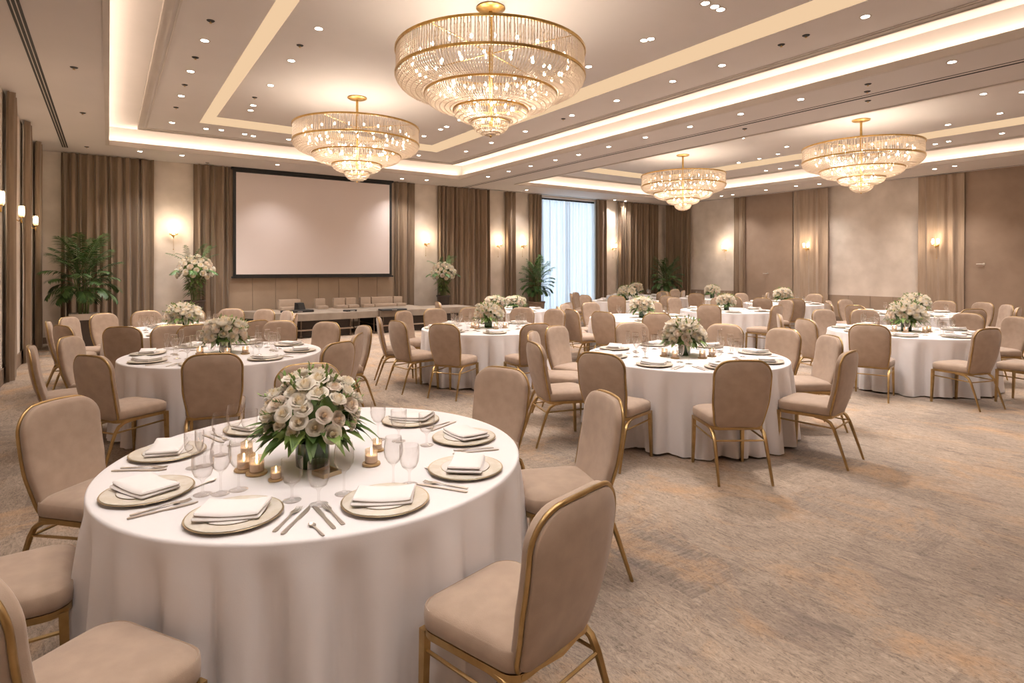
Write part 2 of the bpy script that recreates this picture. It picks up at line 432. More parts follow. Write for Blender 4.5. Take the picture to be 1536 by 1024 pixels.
def curtain(a, b, wall, label, seed, amp=.055, per=.15, group='brown curtains', mat='curtain', z1=ZC - .01, off=.11, name='curtain'):
    L = abs(b - a)
    me = curtain_mesh(L, .02, z1, M[mat], per, amp, seed, name)
    o = link(name, me)
    if wall == 'back': o.location = (min(a, b), YB - off, 0)
    elif wall == 'right': o.location = (XR - off, max(a, b), 0); o.rotation_euler = (0, 0, -pi / 2)
    elif wall == 'left': o.location = (XL + off, min(a, b), 0); o.rotation_euler = (0, 0, pi / 2)
    return tag(o, label, 'curtain', group)
yc = YB - .11
BK = [((90, 231), 'wide brown floor-length curtain behind the big left palm'), ((289, 343), 'brown curtain hanging between the screen and the left flower urn wall'),
      ((592, 621), 'narrow brown curtain touching the right edge of the projection screen'), ((656, 735), 'brown curtain behind the right flower urn near the stage end'),
      ((757, 774), 'slim brown curtain between two wall lamps near the window'), ((793, 812), 'brown curtain framing the left side of the bright window'),
      ((894, 911), 'brown curtain framing the right side of the bright window'), ((927, 986), 'wide brown curtain between the window lamp and the far right corner')]
for i, ((ua, ub), lb) in enumerate(BK): curtain(on_y(ua, yc), on_y(ub, yc), 'back', lb, 20 + i, amp=.07, per=.17)
xc_ = XR - .11
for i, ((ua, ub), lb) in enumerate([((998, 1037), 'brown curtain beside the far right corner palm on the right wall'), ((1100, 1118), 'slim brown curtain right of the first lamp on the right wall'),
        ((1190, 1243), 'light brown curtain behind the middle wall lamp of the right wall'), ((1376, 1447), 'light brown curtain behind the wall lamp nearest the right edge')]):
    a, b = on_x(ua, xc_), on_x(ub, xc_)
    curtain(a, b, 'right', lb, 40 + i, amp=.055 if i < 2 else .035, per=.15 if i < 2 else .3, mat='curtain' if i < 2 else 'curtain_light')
for i, ((a, b), lb) in enumerate([((11.0, 11.5), 'brown curtain on the left wall nearest the camera'), ((13.05, 13.5), 'second brown curtain along the left wall'),
        ((15.05, 15.6), 'dark brown curtain on the left wall beside the back corner')]):
    curtain(a, b, 'left', lb, 50 + i, amp=.045, off=.085)
me = curtain_mesh(WX1 - WX0 - .04, .05, 4.04, M['sheer'], .15, .06, 77, 'sheer_curtain')
o = link('sheer_curtain', me, loc=(WX0 + .02, YB - .035, 0)); tag(o, 'sheer white voile curtain hanging across the bright blue window', 'curtain')

# ------------------------------------------------------------------ projection screen
sx0, sx1, ys = on_y(349.5, YB - .12), on_y(587.5, YB - .12), YB - .12
r = thing('projection_screen', 'large blank white projection screen with black border on the back wall', 'screen', ((sx0 + sx1) / 2, ys, 0))
hw = (sx1 - sx0) / 2; zb, zt = 1.44, 4.15
mb = MB(); mb.box(-hw + .06, hw - .06, -.006, .0, zb + .05, zt - .06); mb.build('screen_surface', M['screen'], r, smooth=False)
mb = MB()
mb.box(-hw, -hw + .07, -.012, .02, zb, zt); mb.box(hw - .07, hw, -.012, .02, zb, zt); mb.box(-hw + .07, hw - .07, -.012, .02, zt - .07, zt)
mb.box(-hw + .07, hw - .07, -.012, .02, zb, zb + .05); mb.build('border', M['dark'], r, smooth=False)
mb = MB(); mb.box(-hw - .04, hw + .04, -.035, .03, zb - .045, zb); mb.build('bottom_bar', M['dark'], r, smooth=False)
mb = MB(); mb.box(-hw - .04, hw + .04, -.05, .0805, zt, ZC - .0005); mb.build('housing', M['dark'], r, smooth=False)

# ------------------------------------------------------------------ banquet chair
def round_poly(pts, rad, seg=5):
    out = []; m = len(pts)
    for i in range(m):
        p = Vector(pts[i]).to_2d(); a = Vector(pts[i - 1]).to_2d(); b = Vector(pts[(i + 1) % m]).to_2d(); r = rad[i]
        u = (a - p).normalized(); w = (b - p).normalized()
        ang = u.angle(w); d = r / math.tan(ang / 2); c = p + (u + w).normalized() * (r / sin(ang / 2))
        s0 = p + u * d; s1 = p + w * d
        a0 = math.atan2(s0.y - c.y, s0.x - c.x); a1 = math.atan2(s1.y - c.y, s1.x - c.x)
        da = (a1 - a0 + pi) % (2 * pi) - pi
        for k in range(seg + 1):
            q = a0 + da * k / seg; out.append((c.x + r * cos(q), c.y + r * sin(q)))
    return out
def densify(pts, maxd):
    out = []
    for i, p in enumerate(pts):
        q = pts[(i + 1) % len(pts)]; d = math.hypot(q[0] - p[0], q[1] - p[1]); k = max(1, int(d / maxd))
        for j in range(k): out.append((p[0] + (q[0] - p[0]) * j / k, p[1] + (q[1] - p[1]) * j / k))
    return out
def inset(pts, d):                      # move each outline point inwards
    m = len(pts); out = []
    for i in range(m):
        a = pts[i - 1]; b = pts[(i + 1) % m]; tx, ty = b[0] - a[0], b[1] - a[1]; l = math.hypot(tx, ty) or 1
        out.append((pts[i][0] - ty / l * d, pts[i][1] + tx / l * d))
    return out
def scale2(pts, s, c): return [(c[0] + (x - c[0]) * s, c[1] + (y - c[1]) * s) for x, y in pts]

def make_chair():
    t = thing('banquet_chair', 'x', 'chair', group='taupe banquet chairs')
    # seat cushion
    ol = densify(round_poly([(-.20, -.205), (.20, -.205), (.228, .225), (-.228, .225)], [.06, .06, .08, .08], 6), .05)
    mb = MB(); rs = []
    for z, d in ((.395, .012), (.402, .002), (.43, 0), (.458, .002), (.463, .006)): rs.append([(x, y, z) for x, y in inset(ol, d)])
    rs.append([(x, y, .459) for x, y in inset(ol, .010)])
    for z, q in ((.467, .93), (.477, .86), (.484, .74)): rs.append([(x, y, z) for x, y in scale2(ol, q, (0, .01))])
    rs.append([(x, y, .489) for x, y in scale2(ol, .5, (0, 0))]); rs.append([(x, y, .491) for x, y in scale2(ol, .15, (0, 0))])
    mb.rings(rs, True, True, True); mb.build('seat', M['fabric'], t, angle=60)
    # seat rail
    mb = MB(); o2 = inset(ol, .004); i2 = inset(ol, .028)
    mb.rings([[(x, y, .372) for x, y in i2], [(x, y, .372) for x, y in o2], [(x, y, .396) for x, y in o2], [(x, y, .396) for x, y in i2], [(x, y, .372) for x, y in i2]])
    mb.build('seat_frame', M['gold'], t, angle=40)
    # backrest
    half = [(.165, .0), (.205, .13), (.218, .30), (.214, .40)]
    poly = [(-.172, -.012), (.172, -.012), (.206, .20), (.212, .50), (-.212, .50), (-.206, .20)]
    bo = densify(round_poly(poly, [.06, .06, .4, .105, .105, .4], 8), .045)
    bo = [(x, y + .018 * (1 - (x / .214) ** 2) * (1 if y > .3 else 0)) for x, y in bo]
    rec = radians(11.5)
    def bp(x, tt, d):
        cv = .45 * x * x
        return (x, -.195 - tt * sin(rec) + d * cos(rec) + cv - .02 * math.sin(min(tt, .5) / .5 * pi), .392 + tt * cos(rec) + d * sin(rec))
    mb = MB(); cc = (0, .25)
    prof = [(0, .0), (0, .024), (.003, .032), (.010, .037), (.03, .041)]
    rs = [[bp(x, y, d) for x, y in inset(bo, k)] for k, d in prof]
    rs += [[bp(x, y, .044) for x, y in scale2(bo, s, cc)] for s in (.7, .4, .12)]
    rb = [[bp(x, y, -d) for x, y in inset(bo, k)] for k, d in ((.004, 0), (.004, .010), (.012, .016))]
    rb += [[bp(x, y, -.017) for x, y in scale2(bo, s, cc)] for s in (.7, .4, .12)]
    mb.rings(list(reversed(rb)) + rs, True, True, True); mb.build('backrest', M['fabric'], t, angle=50)
    mb = MB(); mb.tube([bp(x, y, -.002) for x, y in inset(bo, -.003)], .0085, 6, closed=True)
    mb.build('back_trim', M['gold'], t, angle=80)
    # legs
    for s in (-1, 1):
        mb = MB(); mb.tube([(s * .197, .198, .385), (s * .199, .203, .2), (s * .203, .212, .0)], [.014, .0125, .0095], 4, sq=True); mb.build('leg', M['gold'], t, smooth=False)
        mb = MB(); mb.tube([(s * .190, -.08, .378), (s * .190, -.15, .371), (s * .190, -.195, .345), (s * .190, -.222, .30), (s * .192, -.258, .20), (s * .197, -.325, .0)],
                           [.013, .014, .0145, .014, .0125, .0095], 6); mb.build('leg', M['gold'], t, angle=60)
        mb = MB(); mb.tube([(s * .198, .200, .315), (s * .190, -.218, .305)], .007, 5); mb.build('stretcher', M['gold'], t)
    mb = MB(); mb.tube([(-.190, -.222, .30), (.190, -.222, .30)], .007, 5); mb.build('stretcher', M['gold'], t)
    mb = MB(); mb.tube([(-.165, -.188, .386), (0, -.212, .386), (.165, -.188, .386)], .012, 6); mb.build('back_bracket', M['gold'], t)
    remember(t); return t
chair0 = make_chair(); chair_used = [False]
def put_chair(x, y, rz, label):
    if not chair_used[0]:
        chair_used[0] = True; chair0.location = (x, y, 0); chair0.rotation_euler = (0, 0, rz); chair0['label'] = label; return chair0
    return dup(chair0, (x, y, 0), rz, label)

# ------------------------------------------------------------------ tablecloth
TABLE_Z = .75
def cloth_mesh(R, seed, n=420, folds=26):
    rnd = random.Random(seed); mb = MB(); rs = []
    fa = [i + rnd.uniform(-.28, .28) for i in range(folds)]; am = [rnd.uniform(.55, 1.0) for i in range(folds)]; wd = [rnd.uniform(.75, 1.15) for i in range(folds)]
    fine = [rnd.uniform(0, 6.28) for _ in range(4)]
    def fold(a):                                        # pleat height 0..1 round the hem
        q = a / (2 * pi) * folds; v = 0
        for i in range(-2, 3):
            k = int(q) + i; c = fa[k % folds] + (k - k % folds); d = (q - c) / (.5 * wd[k % folds])
            if abs(d) < 1: v = max(v, am[k % folds] * (1 - abs(d) ** 2.2) ** 1.1)
        return v
    fv = [fold(2 * pi * j / n) for j in range(n)]
    for r, z in ((.05, 0), (.5, 0), (.8, 0), (.97, 0), (.988, -.001)): rs.append([(R * r * cos(2 * pi * j / n), R * r * sin(2 * pi * j / n), TABLE_Z + z) for j in range(n)])
    for k in range(1, 5):
        a = k / 4 * pi / 2; rs.append([((R * .988 + .012 * R * sin(a)) * cos(2 * pi * j / n), (R * .988 + .012 * R * sin(a)) * sin(2 * pi * j / n), TABLE_Z - .013 * (1 - cos(a)) - .001) for j in range(n)])
    for k in range(1, 17):
        s = k / 16; z = TABLE_Z - .014 - s * (TABLE_Z - .014 - .014)
        g = max(0, s - .06) / .94; g = g ** .55
        row = []
        for j in range(n):
            a = 2 * pi * j / n
            rr = R + .010 * s + (-.050 + .128 * fv[j]) * g + .011 * g * sin(a * 61 + fine[0]) * s + .008 * s * sin(a * 13 + fine[1])
            row.append((rr * cos(a), rr * sin(a), z + (.006 * sin(a * 9 + fine[2]) + .004 if k == 16 else 0)))
        rs.append(row)
    mb.rings(rs, True, True, False)
    return mb.mesh('tablecloth', M['cloth'])

# ------------------------------------------------------------------ table-top pieces
def lathe_mesh(name, prof, mat, n=32, mats=None):
    mb = MB()
    if mats:
        for seg, mi in mats:
            mb.cur = mi; mb.lathe(seg, n)
        return mb.mesh(name, mat, True, 50)
    mb.lathe(prof, n); return mb.mesh(name, mat, True, 50)
me_charger = lathe_mesh('charger_plate', None, [M['charger'], M['goldrim']], 40,
    [([(.10, 0), (.112, .004), (.130, .009), (.160, .0145)], 0), ([(.160, .0145), (.1655, .0155), (.167, .0135), (.163, .011)], 1), ([(.163, .011), (.112, .0005), (.10, 0)], 0), ([(.001, .005), (.105, .005), (.112, .0072), (.130, .0125), (.160, .0165)], 0)])
me_plate = lathe_mesh('salad_plate', None, [M['china'], M['goldrim']], 36,
    [([(.062, 0), (.075, .003), (.105, .011)], 0), ([(.105, .011), (.109, .0125), (.108, .010)], 1), ([(.108, .010), (.078, 0), (.062, 0)], 0), ([(.001, .003), (.066, .003), (.076, .0055), (.106, .0132)], 0)])
def napkin_mesh():
    mb = MB()
    def layer(pts, z0, th, bow):
        o = densify(round_poly(pts, [.008] * 4, 3), .02); cx = sum(p[0] for p in o) / len(o); cy_ = sum(p[1] for p in o) / len(o)
        f = lambda x, y, z: (x, y, z + bow * (x - .02) ** 2 * 14 + .012 * max(0, y - .03) * 3)
        mb.rings([[f(x, y, z0) for x, y in inset(o, .004)], [f(x, y, z0 + th * .5) for x, y in o], [f(x, y, z0 + th) for x, y in inset(o, .004)],
                  [f(x, y, z0 + th + .001) for x, y in scale2(o, .6, (cx, cy_))], [f(x, y, z0 + th + .001) for x, y in scale2(o, .1, (cx, cy_))]], True, True, True)
    layer([(-.128, -.078), (.098, -.086), (.115, .063), (-.112, .078)], .0135, .011, .03)
    layer([(-.122, -.070), (.092, -.083), (.120, .058), (-.104, .074)], .0235, .012, .05)
    return mb.mesh('napkin', M['napkin'], True, 55)
me_napkin = napkin_mesh()
def fork_mesh():
    mb = MB()
    def strip(st):                                       # (y, half width, z) profile
        top = [[(-w, y, z + .0018), (w, y, z + .0018), (w, y, z), (-w, y, z)] for y, w, z in st]; mb.rings(top, True, True, True)
    strip([(-.10, .0065, .001), (-.09, .0085, .001), (-.05, .006, .002), (.02, .0032, .006), (.038, .0045, .007), (.052, .0115, .006), (.064, .0125, .004)])
    for x in (-.0105, -.0035, .0035, .0105):
        mb.rings([[(x - w, y, z + .0016), (x + w, y, z + .0016), (x + w, y, z), (x - w, y, z)] for y, w, z in ((.063, .0021, .004), (.085, .0018, .003), (.104, .0009, .006))], True, True, True)
    return mb.mesh('fork', M['steel'], True, 40)
def knife_mesh():
    mb = MB()
    mb.rings([[(-w * .9 + o, y, .0046), (w * .9 + o, y, .0046), (w + o, y, .0006), (-w + o, y, .0006)] for y, w, o in ((-.115, .005, 0), (-.105, .0078, 0), (-.04, .0065, 0), (.0, .005, 0), (.012, .0075, .001), (.07, .0088, .002), (.10, .007, .0), (.117, .0015, -.004))], True, True, True)
    return mb.mesh('dinner_knife', M['steel'], True, 40)
def spoon_mesh():
    mb = MB()
    mb.rings([[(-w, y, z + .0018), (w, y, z + .0018), (w, y, z), (-w, y, z)] for y, w, z in ((-.06, .004, .001), (-.05, .0055, .001), (.0, .0028, .003), (.022, .004, .004))], True, True, True)
    prof = [[((.0125 * r) * cos(a), .042 + .021 * r * sin(a), .002 + .004 * r * r) for a in [2 * pi * j / 14 for j in range(14)]] for r in (1, .7, .35, .05)]
    mb.rings(prof, True, False, True)
    return mb.mesh('dessert_spoon', M['steel'], True, 60)
me_fork, me_knife, me_spoon = fork_mesh(), knife_mesh(), spoon_mesh()
me_wine = lathe_mesh('wine_glass', [(.0, .001), (.034, .001), (.036, .0025), (.028, .005), (.008, .010), (.0042, .022), (.0038, .075), (.0065, .088), (.022, .100), (.035, .122), (.0395, .146), (.0385, .17), (.033, .205), (.0322, .205), (.0375, .17), (.0383, .146), (.0338, .123), (.021, .102), (.002, .092)], M['glass'], 28)
me_goblet = lathe_mesh('water_goblet', [(.0, .001), (.033, .001), (.035, .0025), (.026, .005), (.008, .010), (.0048, .02), (.0045, .05), (.010, .062), (.030, .076), (.039, .10), (.041, .125), (.0405, .165), (.0395, .165), (.040, .125), (.0378, .10), (.029, .078), (.002, .066)], M['glass'], 28)
me_wine_s = lathe_mesh('wine_glass', [(.0, .001), (.035, .002), (.006, .010), (.004, .08), (.025, .102), (.039, .14), (.033, .205)], M['glass_far'], 12)
me_flute_s = lathe_mesh('champagne_flute', [(.0, .001), (.033, .002), (.006, .010), (.004, .09), (.014, .11), (.025, .16), (.023, .235)], M['glass_far'], 12)
me_goblet_s = lathe_mesh('water_goblet', [(.0, .001), (.034, .002), (.006, .012), (.005, .055), (.030, .076), (.041, .12), (.04, .165)], M['glass_far'], 12)

def make_candle():
    t = thing('votive_candle', 'x', 'candle', group='votive candles')
    mb = MB(); mb.lathe([(.001, 0), (.038, 0), (.042, .004), (.040, .011), (.001, .011)], 24); mb.build('coaster', M['amber'], t, angle=50)
    mb = MB(); mb.lathe([(.027, .0115), (.029, .013), (.0285, .072), (.0272, .072), (.0272, .014)], 24); mb.build('glass_holder', M['votive'], t)
    mb = MB(); mb.lathe([(.024, .0145), (.0255, .016), (.0255, .042), (.022, .045), (.004, .043), (.001, .043)], 20); mb.build('wax', M['wax'], t)
    mb = MB(); mb.lathe([(.0008, .043), (.0045, .050), (.0052, .056), (.003, .064), (.0006, .072)], 10); mb.build('flame', M['flame'], t)
    remember(t); return t
candle0 = make_candle(); candle_used = [False]
def put_candle(x, y, label, s=1.0):
    if not candle_used[0]:
        candle_used[0] = True; candle0.location = (x, y, TABLE_Z + .0005); candle0.scale = (s, s, s); candle0['label'] = label; return candle0
    return dup(candle0, (x, y, TABLE_Z + .0005), random.uniform(0, 6), label, (s, s, s))

# ------------------------------------------------------------------ flowers
def rose_mesh(seed, mat, small=False, openness=1.0):
    rnd = random.Random(seed); mb = MB(); ns, nt_ = (5, 4) if not small else (5, 4)
    layers = [(3, .0125, .034, .95), (4, .0185, .034, .95), (5, .0245, .032, 1.0), (5, .031, .028, 1.0), (6, .0375, .022, 1.05)]
    if small: layers = [(3, .014, .033, .95), (4, .022, .031, 1.0), (5, .031, .026, 1.0), (5, .038, .020, 1.05)]
    for li, (k, R, h, w) in enumerate(layers):
        a0 = rnd.uniform(0, 6.28)
        for p in range(k):
            a = a0 + 2 * pi * p / k + rnd.uniform(-.12, .12); ww = w * pi / k * 1.35; hh = h * rnd.uniform(.9, 1.1); RR = R * rnd.uniform(.93, 1.07)
            rows = []
            for i in range(nt_ + 1):
                tt = i / nt_; row = []
                for j in range(ns + 1):
                    s = j / ns * 2 - 1
                    rad = RR * ((.25 + .75 * sin(min(1, tt * 1.15) * pi / 2)) * (1 - (.30 - .1 * li) * max(0, tt - .45) / .55 if li < 3 else 1)) + openness * .006 * (li / 4) * max(0, tt - .6) * 4 - .002 * s * s * (1 if li < 3 else .2)
                    wdt = ww * (.55 + .45 * sin(tt * pi * .75))
                    z = -.020 + (hh + .020) * tt - hh * .38 * s * s * tt * tt - openness * .010 * (li / 4) * max(0, tt - .75) * 4
                    row.append((rad * cos(a + s * wdt), rad * sin(a + s * wdt), z))
                rows.append(row)
            mb.rings(rows, closed=False)
    mb.lathe([(.004, -.030), (.016, -.022), (.020, -.012)], 8); mb.lathe([(.008, -.018), (.0095, .0), (.008, .018), (.005, .027), (.001, .030)], 8)
    return mb.mesh('rose', mat, True, 180)
roses = [rose_mesh(1, M['rose']), rose_mesh(2, M['rose'], openness=1.5), rose_mesh(3, M['rose2'], openness=1.2)]
roses_s = [rose_mesh(4, M['rose'], True, .4), rose_mesh(5, M['rose'], True, .7), rose_mesh(6, M['rose2'], True, .4)]

def aim(d):                          # rotation taking +Z to d
    return Vector(d).to_track_quat('Z', 'Y').to_euler()
def leaf(mb, base, d, length, width, droop=.4, fold_=.25, n=5, side=None):
    d = Vector(d).normalized(); up = Vector((0, 0, 1))
    s = d.cross(up)
    if s.length < .05: s = Vector((1, 0, 0))
    s.normalize(); nrm = s.cross(d).normalized(); b = Vector(base); rows = []
    if side: s = (s * cos(side) + nrm * sin(side)); nrm = s.cross(d).normalized()
    for i in range(n + 1):
        t = i / n; p = b + d * (length * t) - up * (droop * length * t * t)
        w = width * max(.04, sin(pi * min(1, t ** .8 * .98 + .02)))
        rows.append([tuple(p - s * w + nrm * (w * fold_)), tuple(p), tuple(p + s * w + nrm * (w * fold_))])
    mb.rings(rows, closed=False)

def make_bouquet(name, label, rad, hgt, zc, nrose, rlist, rs_, vase_r, vase_h, seed, nleaf, loc, group, fine=True, rz=0.0):
    rnd = random.Random(seed)
    t = thing(name, label, 'flower arrangement', loc, rz, group)
    mb = MB(); vr, vh = vase_r, vase_h
    mb.lathe([(.001, 0), (vr * .85, 0), (vr * .97, .008), (vr, vh * .4), (vr * 1.0, vh), (vr * .94, vh), (vr * .94, vh - .02), (.001, vh - .025)], 28); mb.build('vase', M['vase'], t, angle=60)
    # roses over a dome
    k = 0; ga = pi * (3 - 5 ** .5)
    for i in range(nrose):
        e = 1 - (i + .5) / nrose * 1.28           # 1 at crown, below 0 under the waist
        rr = math.sqrt(max(0, 1 - e * e)); a = i * ga + rnd.uniform(-.14, .14)
        d = Vector((rr * cos(a), rr * sin(a), e))
        q = rnd.uniform(.90, 1.07)
        p = Vector((d.x * rad * q, d.y * rad * q, zc + d.z * hgt * q))
        dn = Vector((d.x / rad, d.y / rad, d.z / hgt + .35 / hgt)).normalized() + Vector((rnd.uniform(-.25, .25), rnd.uniform(-.25, .25), rnd.uniform(-.1, .2)))
        s = rs_ * rnd.uniform(.82, 1.15)
        ro = aim(dn)
        link('rose', rlist[0 if rnd.random() < .55 else (1 if rnd.random() < .6 else 2)], t, p, ro, (s, s, s))
    # greenery
    mb = MB()
    for i in range(nleaf):
        a = rnd.uniform(0, 2 * pi); e = rnd.uniform(-.25, .45); d = (cos(a) * cos(e), sin(a) * cos(e), sin(e))
        b = (cos(a) * rad * rnd.uniform(.45, .85), sin(a) * rad * rnd.uniform(.45, .85), zc - hgt * rnd.uniform(.1, .45))
        mb.cur = 0 if rnd.random() < .7 else 1
        leaf(mb, b, d, rnd.uniform(.085, .15) * rad / .2, rnd.uniform(.022, .036) * rad / .2, rnd.uniform(.2, .7))
    for i in range(nleaf // 2):                          # leaves between the blooms
        e = 1 - (i + .5) / (nleaf // 2) * 1.1; rr = math.sqrt(max(0, 1 - e * e)); a = i * ga * 1.3
        d = Vector((rr * cos(a), rr * sin(a), e)); mb.cur = 0 if rnd.random() < .6 else 1
        leaf(mb, (d.x * rad * .70, d.y * rad * .70, zc + d.z * hgt * .70), d + Vector((rnd.uniform(-.4, .4), rnd.uniform(-.4, .4), 0)), rnd.uniform(.07, .10) * rad / .2, .016 * rad / .2, .2)
    mb.cur = 0
    # dark leafy heart so that no light gap shows
    mb.sphere((0, 0, zc - hgt * .08), rad * .60, 16, 10, hgt / rad)
    mb.build('foliage', [M['leaf'], M['leaf_light']], t, angle=180)
    if fine:                                        # tall buds and sprigs
        mb = MB()
        for i in range(26):
            a = rnd.uniform(0, 2 * pi); e = rnd.uniform(.15, 1.3); d = Vector((cos(a) * cos(e), sin(a) * cos(e), sin(e)))
            p0 = Vector((0, 0, zc)) + Vector((d.x * rad * .7, d.y * rad * .7, d.z * hgt * .7)); p1 = Vector((0, 0, zc)) + Vector((d.x * rad, d.y * rad, d.z * hgt)) * rnd.uniform(1.15, 1.36)
            mb.cur = 0; mb.tube([p0, (p0 + p1) / 2 + Vector((0, 0, .01)), p1], .0016, 4)
            mb.cur = 1
            for q in range(5):
                leaf(mb, p0.lerp(p1, .45 + .12 * q), Vector((rnd.uniform(-1, 1), rnd.uniform(-1, 1), .8)) + d, rnd.uniform(.022, .04), .007, .1)
        mb.build('sprigs', [M['stem'], M['leaf_light']], t, angle=180)['kind'] = 'stuff'
    remember(t); return t

# ------------------------------------------------------------------ tables: (camera x, camera z, radius)
TB = {1: (-.915, 2.868, .95), 2: (-3.05, 6.25, .97), 3: (-4.82, 8.6, .97), 4: (-.36, 8.9, 1.0), 5: (1.78, 6.07, 1.0), 6: (5.64, 8.4, 1.0),
      7: (8.0, 11.66, .97), 8: (2.37, 10.7, .95), 9: (4.6, 12.6, .95), 10: (6.93, 15.0, .95), 11: (6.0, 17.6, .95), 12: (3.17, 16.3, .95), 13: (4.05, 19.2, .95), 14: (-.15, 12.7, .9)}
TN = {1: 'the nearest round table', 2: 'the second table on the left', 3: 'the back left table', 4: 'the table facing the stage corner', 5: 'the middle right table',
      6: 'the table at the right edge', 7: 'the table behind the right edge one', 8: 'the table left of the aisle rear', 9: 'the table behind the middle right one', 10: 'the table by the middle right wall lamp',
      11: 'the table near the right wall plaster panel', 12: 'the table before the window curtains', 13: 'the farthest table near the corner palm', 14: 'the table between stage and window palm'}
TL = {1: 'white floor-length tablecloth on the nearest round table, with cream plates and glasses', 2: 'white tablecloth on the second table on the left, behind the nearest one',
      3: 'white tablecloth on the back left table with a wide low bouquet', 4: 'white tablecloth on the round table between stage and window palm, seen in full',
      5: 'white tablecloth on the big middle right table across the open carpet', 6: 'white tablecloth on the table at the right edge of the room view',
      7: 'white tablecloth mostly hidden behind the table at the right edge', 8: 'white tablecloth on the table directly behind the left side of the middle right one',
      9: 'white tablecloth on the table behind the right side of the middle right one', 10: 'white tablecloth on the small far table under the middle right wall lamp',
      11: 'white tablecloth on the far table before the first right wall lamp', 12: 'white tablecloth on the far table right of the bright window',
      13: 'white tablecloth on the farthest table near the corner palm', 14: 'white tablecloth behind the flowers of the table facing the stage corner'}
TN[8] = 'the table behind the middle right bouquet'; TN[9] = 'the table behind the middle right front chair'
TN[8] = 'the left of two tables behind the middle right one'; TN[9] = 'the right of two tables behind the middle right one'
TN = {1: 'nearest table', 2: 'second table on the left', 3: 'back left table', 4: 'table facing the stage corner', 5: 'big middle right table', 6: 'right edge table',
      7: 'table behind the right edge one', 8: 'left table behind the middle right one', 9: 'right table behind the middle right one', 10: 'far table under the middle right lamp',
      11: 'far table before the first right lamp', 12: 'far table right of the window', 13: 'farthest table by the corner palm', 14: 'table between stage and window palm'}
CEN = {}
for k, (xc, zc, R) in TB.items():
    x, y = cw(xc, zc); CEN[k] = (x, y, R)
    o = link('tablecloth', cloth_mesh(R, 100 + k), loc=(x, y, 0), rot=(0, 0, random.uniform(0, 6))); tag(o, TL[k], 'tablecloth', 'white tablecloths')
def polar(k, deg, r):                # angle seen from the camera: 0 right, 90 away, 270 towards
    xc, zc, R = TB[k]; a = radians(deg); return cw(xc + r * cos(a), zc + r * sin(a))
def face_rz(x, y, tx, ty): return math.atan2(ty - y, tx - x) - pi / 2

